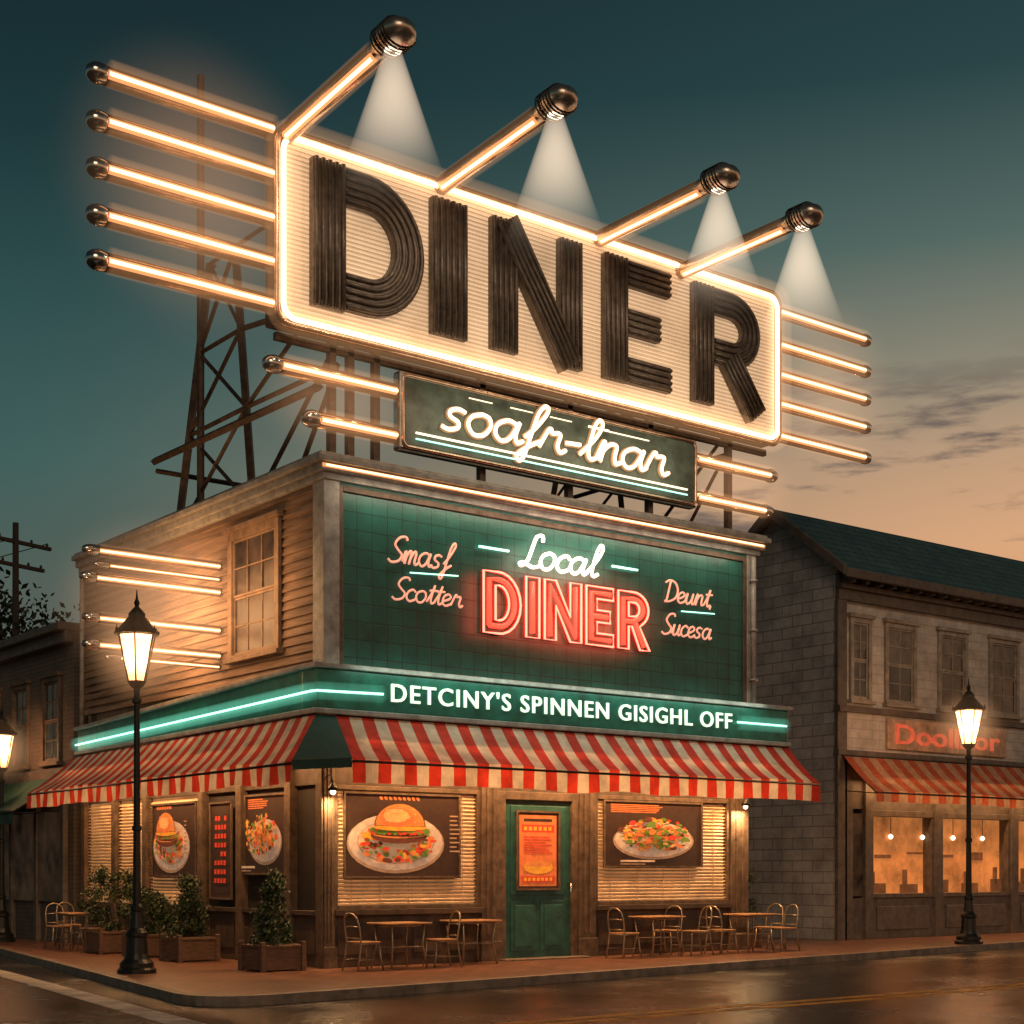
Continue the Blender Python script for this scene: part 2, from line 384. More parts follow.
for a,b in [(.22,3.04),(5.83,9.22)]:
    z=1.04
    while z<2.9:
        s1,s2=rb.uniform(-.006,.006),rb.uniform(-.006,.006)
        bl.add([(a,.005,z+s1),(b,.005,z+s2),(b,.035,z+.038+s2),(a,.035,z+.038+s1)],[(0,1,2,3)]);z+=.066
    for q in range(5):
        u=a+(b-a)*(q+.5)/5;bl.box(u-.008,u+.008,-.0,.004,1.04,2.92)
bl.obj('venetian_blinds',M['blind'],B)
boxo('shopfront_back',(.14,9.3,.06,.115,.95,3.0),M['amber'],B,0)
d=MB();d.box(3.5,3.66,-.06,.12,0,3.0);d.box(5.19,5.35,-.06,.12,0,3.0);d.box(3.66,5.19,-.06,.12,2.85,3.0);d.obj('door_frame',M['trimdk'],B,bevel=.01)
r=MB();r.box(3.5,5.35,-.02,.12,3.0,4.1);r.obj('transom_wall',M['brownwall'],B)
d=MB();d.box(3.66,5.19,.0,.1,.0,2.85)
for (a,b,q,w) in [(3.80,4.36,.15,1.05),(4.48,5.05,.15,1.05)]:
    d.box(a,b,-.02,0,q,w);d.box(a+.08,b-.08,-.035,-.02,q+.08,w-.08)
d.box(3.80,5.05,-.02,0,1.15,2.75);d.obj('door',M['teal'],B,bevel=.01)
k=MB();k.path([(5.12,-.02,1.05),(5.12,-.1,1.05),(5.12,-.1,1.35),(5.12,-.02,1.35)],.016);k.obj('door_handle',M['chrome'],B,True)
boxo('door_step',(3.45,5.4,-.35,.0,0,.03),kerbm,B)
s=MB();
for a in (-.04,1.0,2.75,4.25,6.7,8.2,9.8): s.box(-.09,.12,a,a+.2,0,4.0)
s.obj('side_pilasters',M['trimdk'],B,bevel=.012)
s=MB();s.box(0,.12,.16,9.8,0,.85);s.box(-.07,.12,.16,9.8,.85,.93);s.box(.0,.12,.16,9.8,3.0,4.9)
for i in range(10): s.box(-.02,0,.3+i*.95,1.0+i*.95,.2,.7)
s.obj('side_stall_riser',M['brownwall'],B,bevel=.008)
s=MB();s.box(.06,.11,.16,4.3,.93,3.0);s.obj('side_windows_dark',M['dark'],B)
s=MB();s.box(.06,.11,4.3,9.8,.93,3.0);s.obj('side_windows_lit',M['amber'],B)
s=MB()
for a,b in [(4.45,6.7),(6.9,8.2),(8.4,9.8)]:
    z=.98
    while z<2.95:
        s.add([(.0,a,z),(.0,b,z),(.035,b,z+.038),(.035,a,z+.038)],[(0,1,2,3)]);z+=.066
s.obj('side_blinds',M['blind'],B)
dp=MB();dp.path([(9.9,-.12,7.9),(9.9,-.12,4.95)],.05);dp.path([(-.12,9.85,7.9),(-.12,9.85,4.6)],.05)
for z in (5.4,6.4,7.4): dp.box(9.83,9.97,-.18,-.05,z,z+.05)
dp.obj('downspouts',M['trim'],B,True)
YE=9.35
fa=MB();fa.box(-.42,10.55,-.45,-.0,4.18,4.82);
fa.prism([(-.42,0,4.18),(-.42,YE,4.08),(-.42,YE,4.50),(-.42,0,4.82)],(.42,0,0));fa.obj('canopy_fascia',M['fascia'],B,bevel=.02)
fa=MB();fa.box(-.50,10.63,-.53,0,4.82,4.90);fa.box(-.48,10.6,-.5,0,4.09,4.18)
fa.prism([(-.50,0,4.82),(-.50,YE+.05,4.50),(-.50,YE+.05,4.58),(-.50,0,4.90)],(.5,0,0));fa.prism([(-.48,0,4.09),(-.48,YE+.05,3.99),(-.48,YE+.05,4.08),(-.48,0,4.18)],(.48,0,0))
fa.obj('canopy_mouldings',M['trim'],B,bevel=.015)

# fascia sign
S=group('fascia_sign')
text('lettering',"DETCINY'S SPINNEN GISIGHL OFF",.98,8.92,4.36,4.67,-.465,M['fascia_txt'],S,.015,.006,1.15)
pl=[(-.50,YE-.1,4.2),(-.50,.0,4.43),(-.50,-.38,4.44),(-.44,-.50,4.445),(.80,-.50,4.47)];pr_=[(9.05,-.50,4.5),(10.45,-.50,4.5)]
n=MB();n.path(pl,.020);n.path(pr_,.020);n.obj('neon_line',M['neon_cyan'],S,True)
n=MB();n.path(pl,.15,n=12);n.path(pr_,.15,n=12);n.obj('neon_halo',M['halo_c'],S,True)  # mint glow around the line added as a volume
area('fascia_sign_light',(5,-.75,4.9),(0,.75,-1),9.5,.06,22,(.75,1,.82),S)

def awning(name,top0,top1,lip0,lip1,n,drop,reds,whites,sag=.06):
    A=group(name);mb=MB();t0,t1,l0,l1=[Vector(q) for q in (top0,top1,lip0,lip1)];K=6
    N_=2*n+1
    def wob(u): return .014*math.sin(u*n*.9)+.012*math.sin(u*n*6.28*.22+2)
    for i in range(N_):
        ua,ub=i/N_,(i+1)/N_;mi=i%2
        for kk in range(K):
            a,b=kk/K,(kk+1)/K
            def P(u,w):
                p=(t0.lerp(t1,u)).lerp(l0.lerp(l1,u),w);p.z-=sag*math.sin(math.pi*w)*(1+.35*math.sin(u*31))+wob(u)*w;return p
            mb.poly([P(ua,a),P(ub,a),P(ub,b),P(ua,b)],mi)
        nn=3
        for q in range(nn):
            u0=ua+(ub-ua)*q/nn;u1=ua+(ub-ua)*(q+1)/nn
            def V(u,w):
                p=l0.lerp(l1,u);p.z-=wob(u);ou=(l0-t0);ou.z=0;ou.normalize()
                p+=ou*(.035*math.sin(u*n*6.28*.5+1)*w);p.z-=drop*w*(1-.03*math.sin(u*40));return p
            mb.poly([V(u0,0),V(u1,0),V(u1,1),V(u0,1)],mi)
    mb.obj('striped_canvas',[reds,whites],A)
    fr=MB();fr.path([l0+Vector((0,0,-.05)),l1+Vector((0,0,-.05))],.02);fr.path([t0,t1],.02)
    for i in range(6):
        u=(i+.02)/5.05;fr.path([t0.lerp(t1,u)+Vector((0,0,-.13)),l0.lerp(l1,u)+Vector((0,0,-.07))],.015)
        fr.path([t0.lerp(t1,u)+Vector((0,0,-.8)),l0.lerp(l1,u)+Vector((0,0,-.07))],.012)
    fr.obj('awning_frame',M['iron'],A,True);return A
A1=awning('striped_awning',(-.05,-.42,4.08),(10.6,-.42,4.08),(-.36,-1.42,3.33),(10.4,-1.42,3.33),22,.38,M['red'],M['white'])
A2=awning('striped_awning',(-.42,9.5,3.98),(-.42,-.42,4.08),(-1.42,9.5,3.2),(-1.42,-1.42,3.25),24,.33,M['red'],M['white'])
e=MB();e.poly([(-.42,-.43,4.08),(-1.42,-1.43,3.25),(-.37,-1.43,3.33),(-.06,-.43,4.08)]);e.poly([(-1.41,-1.425,3.25),(-.37,-1.425,3.33),(-.37,-1.425,3.18),(-1.41,-1.425,3.10)]);e.obj('corner_infill_canvas',M['awngreen'],A2)
warm=(1,.52,.21)
area('awning_fill_light',(5,-.62,3.72),(0,.12,-1),9.6,.08,370,warm,A1)  # added unseen fill light, warms the storefront and canvas from below
area('awning_fill_light',(-.62,4.6,3.68),(.25,0,-1),.08,9,230,warm,A2).rotation_euler=(0,math.radians(-10),0)
n=MB();n.path([(.2,-.62,3.76),(9.8,-.62,3.76)],.03);n.obj('fill_light_batten',M['trim'],A1,True)  # batten added to carry the unseen fill light

# ------------------------------------------------------------------ wall neon sign
W=group('local_diner_neon_sign')
n=MB();script(n,'Local',3.95,5.75,7.02,.30,-.09,.034,slant=.3);n.obj('local_script',M['neon_local'],W,True)
def arcp(cx,cz,rx,rz,a0,a1,k=10): return [(cx+rx*math.cos(math.radians(a0+(a1-a0)*i/k)),cz+rz*math.sin(math.radians(a0+(a1-a0)*i/k))) for i in range(k+1)]
def neon_block(word,x,z,h,ws,gap):
    ot=MB();it=MB();bk=MB();s_=.26
    for ch,w in zip(word,ws):
        def pp(P,y): return [(x+a,y,z+b) for a,b in P]
        outs=[];cent=[]
        if ch=='I': outs=[[(0,0),(0,h),(w,h),(w,0)]];cent=[[(w/2,.08),(w/2,h-.08)]]
        if ch=='D':
            outs=[[(0,0),(0,h),(w*.42,h)]+arcp(w*.42,h/2,w*.58,h/2,80,-80)+[(w*.42,0)],[(s_,s_*.9),(s_,h-s_*.9),(w*.42,h-s_*.9)]+arcp(w*.42,h/2,w*.58-s_,h/2-s_*.9,70,-70,8)+[(w*.42,s_*.9)]]
            cent=[[(s_/2,s_/2),(s_/2,h-s_/2),(w*.42,h-s_/2)]+arcp(w*.42,h/2,w*.58-s_/2,h/2-s_/2,80,-80)+[(w*.42,s_/2),(s_/2,s_/2)]]
        if ch=='N':
            outs=[[(0,0),(0,h),(s_,h),(w-s_,h*.42),(w-s_,h),(w,h),(w,0),(w-s_,0),(s_,h*.58),(s_,0)]]
            cent=[[(s_/2,.07),(s_/2,h-.1),(w-s_/2,.1),(w-s_/2,h-.07)]]
        if ch=='E':
            q=s_*.85;m0,m1=h/2-q/2,h/2+q/2
            outs=[[(0,0),(0,h),(w,h),(w,h-q),(s_,h-q),(s_,m1),(w*.88,m1),(w*.88,m0),(s_,m0),(s_,q),(w,q),(w,0)]]
            cent=[[(w-.06,h-q/2),(s_/2,h-q/2),(s_/2,q/2),(w-.06,q/2)],[(s_/2,h/2),(w*.88-.06,h/2)]]
        if ch=='R':
            bt=h*.40
            outs=[[(0,0),(0,h),(w*.5,h)]+arcp(w*.5,(h+bt)/2,w*.48,(h-bt)/2,80,-55)+[(w*.68,bt),(w*1.02,0),(w*.70,0),(w*.44,bt),(s_,bt),(s_,0)],
                  [(s_,bt+s_*.7),(s_,h-s_*.75),(w*.5,h-s_*.75)]+arcp(w*.5,(h+bt)/2,w*.48-s_*.9,(h-bt)/2-s_*.72,70,-70,8)]
            cent=[[(s_/2,.07),(s_/2,h-s_/2),(w*.5,h-s_/2)]+arcp(w*.5,(h+bt)/2,w*.48-s_/2,(h-bt)/2-s_/2,80,-80)+[(w*.45,bt+s_*.36),(s_/2,bt+s_*.36)],[(w*.55,bt+.08),(w*.85,.07)]]
        for P in outs: ot.path(pp(P,-.10),.020,closed=True);bk.path(pp(P,-.055),.026,closed=True)
        for P in cent: it.path(pp(P,-.09),.045)
        x+=w+gap
    return ot,it,bk
ot,it,bk=neon_block('DINER',3.14,5.76,1.08,(.82,.30,.86,.66,.78),.125)
ot.obj('diner_outline_tubes',M['neon_red'],W,True);it.obj('diner_inner_tubes',M['neon_redin'],W,True);bk.obj('diner_letter_channels',mat('red_channel',(.35,.03,.02),.5),W,True)
n=MB();n.path([(3.07,-.06,7.25),(3.72,-.06,7.25)],.022);n.path([(6.16,-.06,7.28),(6.8,-.06,7.28)],.022)
n.obj('mint_dashes',M['neon_cyan'],W,True)
halo('red_halo',(5.1,-.12,6.3),2.7,.7,1.15,(1,.09,.045),.6,W)  # red neon glow put in as an emissive ellipsoid
halo('ivory_halo',(4.9,-.12,7.22),1.5,.4,.55,(1,.75,.5),.28,W)
area('red_sign_light',(5.1,-.42,6.3),(0,1,0),4.0,1.1,85,(1,.09,.05),W)
area('ivory_sign_light',(4.9,-.40,7.2),(0,1,0),1.9,.5,10,(1,.85,.65),W)
W=group('script_wall_sign')
n=MB();script(n,'Smasf',1.2,2.45,6.76,.23,-.05,.021,slant=.25);script(n,'Scotter',1.28,2.7,6.14,.20,-.05,.019,slant=.25);n.obj('script_tubes',M['neon_pink'],W,True)
n=MB();n.path([(1.62,-.06,6.62),(2.62,-.06,6.68)],.012);n.obj('underline',M['neon_cyan'],W,True)
W=group('script_wall_sign')
n=MB();script(n,'Deunt,',7.5,8.8,6.78,.21,-.05,.020,slant=.25);script(n,'Sucesa',7.45,8.75,6.14,.21,-.05,.020,slant=.25);n.obj('script_tubes',M['neon_pink'],W,True)
n=MB();n.path([(7.95,-.06,6.62),(8.85,-.06,6.66)],.012);n.obj('underline',M['neon_cyan'],W,True)

# ------------------------------------------------------------------ rooftop DINER sign
D=group('rooftop_diner_sign')
yF=-.2
boxo('sign_cabinet',(-1.0,10.48,yF,yF+.42,10.25,13.25),M['steel'],D,.05)
fm=bpy.data.materials.new('illuminated_ribbed_face');fm.use_nodes=True
nt=fm.node_tree;N=nt.nodes;b=N['Principled BSDF'];b.inputs['Base Color'].default_value=(.68,.54,.39,1);b.inputs['Roughness'].default_value=.5
tc=N.new('ShaderNodeTexCoord');sp=N.new('ShaderNodeSeparateXYZ');nt.links.new(tc.outputs['Object'],sp.inputs[0])
mm=N.new('ShaderNodeMath');mm.operation='MULTIPLY';mm.inputs[1].default_value=2*math.pi/.075;nt.links.new(sp.outputs['Z'],mm.inputs[0])
sn=N.new('ShaderNodeMath');sn.operation='SINE';nt.links.new(mm.outputs[0],sn.inputs[0])
mr=N.new('ShaderNodeMapRange');mr.inputs['From Min'].default_value=-1;mr.inputs['To Min'].default_value=.24;mr.inputs['To Max'].default_value=.64  # rib light and shade put into the emission as sine stripes
nt.links.new(sn.outputs[0],mr.inputs['Value'])
no=N.new('ShaderNodeTexNoise');no.inputs['Scale'].default_value=.8;no.inputs['Detail'].default_value=3;nt.links.new(tc.outputs['Object'],no.inputs['Vector'])
m2=N.new('ShaderNodeMath');m2.operation='MULTIPLY_ADD';m2.inputs[1].default_value=1.3;m2.inputs[2].default_value=.25;nt.links.new(no.outputs['Fac'],m2.inputs[0])
m3=N.new('ShaderNodeMath');m3.operation='MULTIPLY';nt.links.new(mr.outputs[0],m3.inputs[0]);nt.links.new(m2.outputs[0],m3.inputs[1])
b.inputs['Emission Color'].default_value=(1,.66,.39,1);nt.links.new(m3.outputs[0],b.inputs['Emission Strength'])
fc=MB();z=10.33
K=78;dz=2.84/K
for i in range(K):
    z0=z+i*dz;fc.add([(-.92,yF-.01,z0),(10.4,yF-.01,z0),(10.4,yF-.022,z0+dz/2),(-.92,yF-.022,z0+dz/2),(10.4,yF-.01,z0+dz),(-.92,yF-.01,z0+dz)],[(0,1,2,3),(3,2,4,5)])
fc.obj('ribbed_face',fm,D)
def rrect(x0,x1,z0,z1,r,y,k=6):
    P=[]
    for (cx,cz,a0) in [(x1-r,z1-r,0),(x0+r,z1-r,90),(x0+r,z0+r,180),(x1-r,z0+r,270)]:
        for i in range(k+1):
            a=math.radians(a0+90*i/k);P.append((cx+r*math.cos(a),y,cz+r*math.sin(a)))
    return P
n=MB();n.path(rrect(-.93,10.41,10.32,13.18,.22,yF-.09),.045,closed=True);n.obj('border_neon',M['neon_border'],D,True)
bh_=tube_halo('border_halo',(1,.50,.22),.32)  # border glow put in as nested emissive volumes
for rr_ in (.16,.30):
    n=MB();n.path(rrect(-.93,10.41,10.32,13.18,.22,yF-.09),rr_,closed=True,n=14);n.obj('border_halo',bh_,D,True)
n=MB();n.path(rrect(-1.03,10.51,10.22,13.28,.25,yF-.05),.055,closed=True);n.obj('border_trim',M['copper'],D,True)
def bundle(base,ribs,path,w,nr,y,th=.12,dy=0):
    k=len(path)
    def offp(d):
        out=[]
        for i,p in enumerate(path):
            p=Vector(p)
            if i==0: t=(Vector(path[1])-p).normalized();nn=Vector((-t.y,t.x));out.append(p+nn*d)
            elif i==k-1: t=(p-Vector(path[-2])).normalized();nn=Vector((-t.y,t.x));out.append(p+nn*d)
            else:
                t1=(p-Vector(path[i-1])).normalized();t2=(Vector(path[i+1])-p).normalized()
                n1=Vector((-t1.y,t1.x));n2=Vector((-t2.y,t2.x));m_=(n1+n2).normalized();out.append(p+m_*d/max(.4,m_.dot(n1)))
        return out
    A=offp(w/2);Bp=offp(-w/2);yf=y-th-dy
    for i in range(k-1):
        a,b_,c_,d_=A[i],A[i+1],Bp[i+1],Bp[i]
        base.add([(a.x,yf,a.y),(b_.x,yf,b_.y),(c_.x,yf,c_.y),(d_.x,yf,d_.y),(a.x,y,a.y),(b_.x,y,b_.y),(c_.x,y,c_.y),(d_.x,y,d_.y)],
                 [(0,1,2,3),(0,4,5,1),(3,2,6,7)]+([(0,3,7,4)] if i==0 else [])+([(1,5,6,2)] if i==k-2 else []))
    sp_=w/nr
    for j in range(nr):
        d=-w/2+sp_*(j+.5);ribs.path([(q.x,yf-.003,q.y) for q in offp(d)],sp_*.34,0,8)
def arc(cx,cz,r,a0,a1,k=14,rz=None):
    rz=rz or r
    return [(cx+r*math.cos(math.radians(a0+(a1-a0)*i/k)),cz+rz*math.sin(math.radians(a0+(a1-a0)*i/k))) for i in range(k+1)]
base=MB();ribs=MB();yl=yF-.03
zb,zt=10.66,12.96
bundle(base,ribs,[(-.12,zt+.02),(-.12,zb-.04)],.62,5,yl)
bundle(base,ribs,[(.19,zt-.30)]+arc(.62,(zt+zb)/2,.80,90,-90,18,.85)+[(.19,zb+.30)],.6,5,yl)
bundle(base,ribs,[(2.25,zt),(2.25,zb)],.74,6,yl)
bundle(base,ribs,[(3.43,zt),(3.43,zb)],.58,5,yl);bundle(base,ribs,[(4.93,zt),(4.93,zb)],.54,5,yl)
bundle(base,ribs,[(3.44,zt-.02),(4.92,zb+.02)],.52,5,yl,dy=.05)
bundle(base,ribs,[(6.02,zt),(6.02,zb)],.58,5,yl)
for zz,xe in ((zt-.25,7.38),((zt+zb)/2,7.12),(zb+.25,7.4)): bundle(base,ribs,[(6.31,zz),(xe,zz)],.48,4,yl)
bundle(base,ribs,[(8.28,zt),(8.28,zb)],.56,5,yl)
bundle(base,ribs,[(8.56,zt-.25)]+arc(9.05,zt-.74,.55,90,-90,14,.49)+[(8.56,zt-1.23)],.50,4,yl)
bundle(base,ribs,[(8.98,zt-1.3),(9.76,zb)],.54,5,yl,dy=.04)
base.obj('letter_bodies',M['bronze'],D,bevel=.01);ribs.obj('letter_ribs',M['bronze'],D,True)
class Fin:
    def __init__(s): s.m,s.c,s.n,s.g,s.h1=[MB() for _ in range(5)]
    def add(s,x0,x1,y,z,r,cap):
        s.m.path([(x0,y,z),(x1,y,z)],r,n=16)
        e=x0 if cap<0 else x1;pr=[(0,1.02),(.06,1.12),(.12,1.12),(.2,.95),(.26,.6),(.28,.15)]
        V=[];n_=16
        for (dx,rr) in pr: V+= [(e+cap*(dx-.04),y+r*rr*math.cos(2*math.pi*j/n_),z+r*rr*math.sin(2*math.pi*j/n_)) for j in range(n_)]
        s.c.add(V,[(i*n_+j,i*n_+(j+1)%n_,(i+1)*n_+(j+1)%n_,(i+1)*n_+j) for i in range(len(pr)-1) for j in range(n_)]+[tuple((len(pr)-1)*n_+j for j in range(n_))])
        s.n.path([(x0+.06,y-r*1.0,z-r*.2),(x1-.05,y-r*1.0,z-r*.2)],r*.27,n=8)
        s.g.path([(x0+.05,y-r*.72,z-r*.16),(x1-.05,y-r*.72,z-r*.16)],r*.50,n=10)
        s.h1.path([(x0+.05,y-r,z-r*.2),(x1-.05,y-r,z-r*.2)],r*1.45,n=12)
    def obj(s,P):
        s.m.obj('fin_tubes',M['copper'],P,True);s.c.obj('fin_caps',M['chrome'],P,True);s.n.obj('fin_neon',M['neon_warm'],P,True);s.g.obj('fin_glow_fringe',M['neon_glow'],P,True)
        s.h1.obj('fin_halo',M['halo_w'],P,True)
mw=(1,.50,.24)
F_=Fin()
for z in (13.28,12.58,11.89,11.2,10.54): F_.add(-3.85,-1.02,yF+.1,z,.14,-1)
for z in (13.0,12.33,11.72,11.12,10.47): F_.add(10.5,13.3,yF+.1,z,.12,1)
F_.obj(D)
halo('fin_group_halo',(-2.3,-.3,11.9),2.6,1.1,2.6,mw,.17,D)  # bloom around the fins put into an emissive ellipsoid
halo('fin_group_halo',(11.8,-.3,11.7),2.4,1.1,2.2,mw,.14,D)
beamm=bpy.data.materials.new('lamp_beam_glow');beamm.use_nodes=True  # lamp beam put in as an emissive cone, fading downward
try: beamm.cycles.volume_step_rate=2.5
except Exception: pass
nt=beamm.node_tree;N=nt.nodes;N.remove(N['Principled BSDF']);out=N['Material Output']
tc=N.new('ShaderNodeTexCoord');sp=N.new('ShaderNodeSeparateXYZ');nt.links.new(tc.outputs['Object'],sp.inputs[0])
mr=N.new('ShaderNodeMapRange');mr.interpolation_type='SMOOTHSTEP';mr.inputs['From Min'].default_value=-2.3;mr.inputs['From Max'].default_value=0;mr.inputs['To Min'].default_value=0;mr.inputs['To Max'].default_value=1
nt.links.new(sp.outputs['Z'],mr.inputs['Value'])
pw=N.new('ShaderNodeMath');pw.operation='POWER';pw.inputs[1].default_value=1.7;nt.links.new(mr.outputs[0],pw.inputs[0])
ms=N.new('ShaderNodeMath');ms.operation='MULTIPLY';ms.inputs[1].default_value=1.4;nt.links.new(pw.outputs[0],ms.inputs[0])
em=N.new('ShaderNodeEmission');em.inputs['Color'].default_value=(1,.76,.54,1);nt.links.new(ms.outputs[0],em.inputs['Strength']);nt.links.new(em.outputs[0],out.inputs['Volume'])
am,ac,an,ag,ah=MB(),MB(),MB(),MB(),MB()
heads=[]
for x,ze in ((-.85,13.42),(2.14,13.40),(5.69,13.22),(7.78,13.12)):
    a=Vector((x,-.05,13.22 if ze>13.2 else 13.12));e=Vector((x,-3.05,ze));am.path([a,e],.15,n=16)
    dv=(e-a).normalized();o1=Vector((-.09,0,-.115));o2=Vector((-.065,0,-.085))
    an.path([a+dv*.35+o1,e-dv*.15+o1],.040);ag.path([a+dv*.3+o2,e-dv*.12+o2],.075,n=10);ah.path([a+dv*.3+o2,e-dv*.1+o2],.20,n=10)
    n_=20;V=[];pr=[(-.22,.155),(-.05,.18),(.06,.25),(.25,.285),(.45,.27),(.58,.18),(.64,.05)]
    up=Vector((0,0,1));sd_=Vector((1,0,0))
    for (dd,rr) in pr:
        c_=e+dv*dd;V+=[c_+sd_*rr*math.cos(2*math.pi*j/n_)+up*rr*.72*math.sin(2*math.pi*j/n_) for j in range(n_)]
    ac.add(V,[(i*n_+j,i*n_+(j+1)%n_,(i+1)*n_+(j+1)%n_,(i+1)*n_+j) for i in range(len(pr)-1) for j in range(n_)]+[tuple(range(n_))[::-1],tuple((len(pr)-1)*n_+j for j in range(n_))])
    for q in range(6):
        cc=e+dv*(.10+q*.065);rr=.282
        am.path([cc+sd_*rr*math.cos(2*math.pi*j/16)+up*rr*.74*math.sin(2*math.pi*j/16) for j in range(16)],.013,1,6,closed=True)
    heads.append(e+dv*.25)
am.obj('lamp_arms',[M['copper'],M['iron']],D,True);ac.obj('lamp_heads',mat('lamp_head_metal',(.66,.56,.46),.28,.9,.2,9),D,True);an.obj('arm_neon',M['neon_warm'],D,True);ag.obj('arm_glow_fringe',M['neon_glow'],D,True);ah.obj('arm_halo',tube_halo('arm_halo',(1,.48,.2),.40),D,True)
lens=MB()
for hd in heads:
    lens.lathe((hd.x,hd.y,hd.z-.20),[(.11,0),(.13,.02),(.12,.05)],16)
    c_=MB();c_.lathe((0,0,0),[(.92,-2.3),(.13,0)],28);c_.obj('light_beam',beamm,D,False,loc=(hd.x,hd.y,hd.z-.2))
    l=bpy.data.lights.new('flood','SPOT');l.energy=110;l.color=(1,.75,.5);l.spot_size=math.radians(95);l.spot_blend=.8;l.shadow_soft_size=.06
    o=bpy.data.objects.new('flood_light',l);COL.objects.link(o);o.location=(hd.x,hd.y,hd.z-.28);o.rotation_euler=(math.radians(42),0,0);o.parent=D
lens.obj('lamp_lenses',emis('lamp_lens',(1,.80,.58),2.2,False),D)
st=MB()
for x in (.15,.5,1.0,3.2,5.2,7.2,9.35): st.box(x-.06,x+.06,.0,.12,8.3,10.26)
st.box(-.9,10.4,.0,.1,10.05,10.17)
def P(a,b,t): return tuple(a[i]+(b[i]-a[i])*t for i in range(3))
for x in (.3,9.3):
    lb=(x,6.1,8.1);rb=(x,3.0,8.1);lt=(x,4.7,13.0);rt=(x,3.7,13.0)
    st.beam(lb,lt,.085);st.beam(rb,rt,.085)
    lv=[0,.38,.68,1]
    for i in range(3):
        st.beam(P(lb,lt,lv[i]),P(rb,rt,lv[i+1]),.045);st.beam(P(rb,rt,lv[i]),P(lb,lt,lv[i+1]),.045);st.beam(P(lb,lt,lv[i+1]),P(rb,rt,lv[i+1]),.05)
    st.beam(rt,(x,.1,13.0),.05);st.beam(P(rb,rt,.68),(x,.1,11.0),.055);st.beam(P(rb,rt,.38),(x,.1,11.4),.05);st.beam(P(rb,rt,.38),(x,.1,9.9),.05);st.beam(rb,(x,.1,10.3),.05);st.beam((x,1.6,8.1),(x,.1,9.9),.05)
st.beam((-.1,6.3,9.55),(-.1,0,9.45),.075);st.beam((-.1,6.2,9.35),(2.2,6.2,9.35),.05)
st.path([(.3,5.1,8.1),(.3,5.1,16.7)],.075);st.beam((.3,5.1,12.9),(.3,4.5,12.9),.04)
st.obj('steel_support_frame',M['steel'],D)

# script sub sign
Q=group('script_rooftop_sign')
boxo('cabinet',(1.3,8.22,-.22,.0,8.62,9.95),M['chrome'],Q,.05)
boxo('face',(1.40,8.12,-.235,-.2,8.72,9.85),M['greenpanel'],Q,.01)
n=MB();n.path(rrect(1.36,8.16,8.68,9.89,.12,-.235),.030,closed=True);n.obj('edge_trim',M['copper'],Q,True)
n=MB();script(n,'soafr-lnar',2.1,7.35,9.1,.38,-.29,.038,slant=.25);n.obj('script_tubes',M['neon_script'],Q,True)
n=MB();script(n,'soafr-lnar',2.1,7.35,9.1,.38,-.245,.060,slant=.25);n.obj('script_tube_channels',mat('script_channel',(.55,.34,.18),.5,0,.2,5,0,60,.30),Q,True)
n=MB();n.path([(1.6,-.27,8.93),(7.9,-.27,8.93)],.020)
for i in range(4): n.path([(2.7+i*.9,-.27,9.72),(3.2+i*.9,-.27,9.72)],.01)
n.path([(5.4,-.27,9.7),(6.9,-.27,9.7)],.012)
n.obj('cream_lines',M['neon_script'],Q,True)
n=MB();n.path([(1.6,-.27,8.83),(7.9,-.27,8.83)],.014);n.obj('mint_line',M['neon_cyan'],Q,True)
area('script_sign_light',(4.8,-.75,9.25),(0,1,0),6.2,.8,30,(1,.78,.52),Q)
F_=Fin()
F_.add(-.95,1.3,-.1,9.60,.13,-1);F_.add(-.25,1.3,-.1,8.86,.13,-1);F_.add(8.22,10.35,-.1,9.62,.12,1);F_.add(8.22,10.2,-.1,8.88,.12,1)
F_.obj(Q)
halo('fin_group_halo',(.1,-.3,9.2),1.9,.9,1.1,mw,.2,Q);halo('fin_group_halo',(9.3,-.3,9.25),1.8,.9,1.0,mw,.18,Q)
Q=group('side_wall_neon_fins');F_=Fin()
for z,x0 in ((7.10,-2.4),(6.63,-2.45),(5.94,-2.4),(5.48,-2.4),(6.86,-2.2),(5.28,-2.0)):
    F_.add(x0,-.03,3.64,z,.085 if z not in (6.86,5.28) else .05,-1)
F_.obj(Q)
halo('fin_group_halo',(-1.0,3.5,6.25),2.4,1.5,1.8,mw,.30,Q)
area('fin_light',(-1.3,4.6,6.3),(1,0,0),1.6,1.8,95,(1,.50,.20),Q)
area('fin_light',(-.9,2.2,6.3),(1,0,0),2.2,1.8,42,(1,.52,.22),Q)

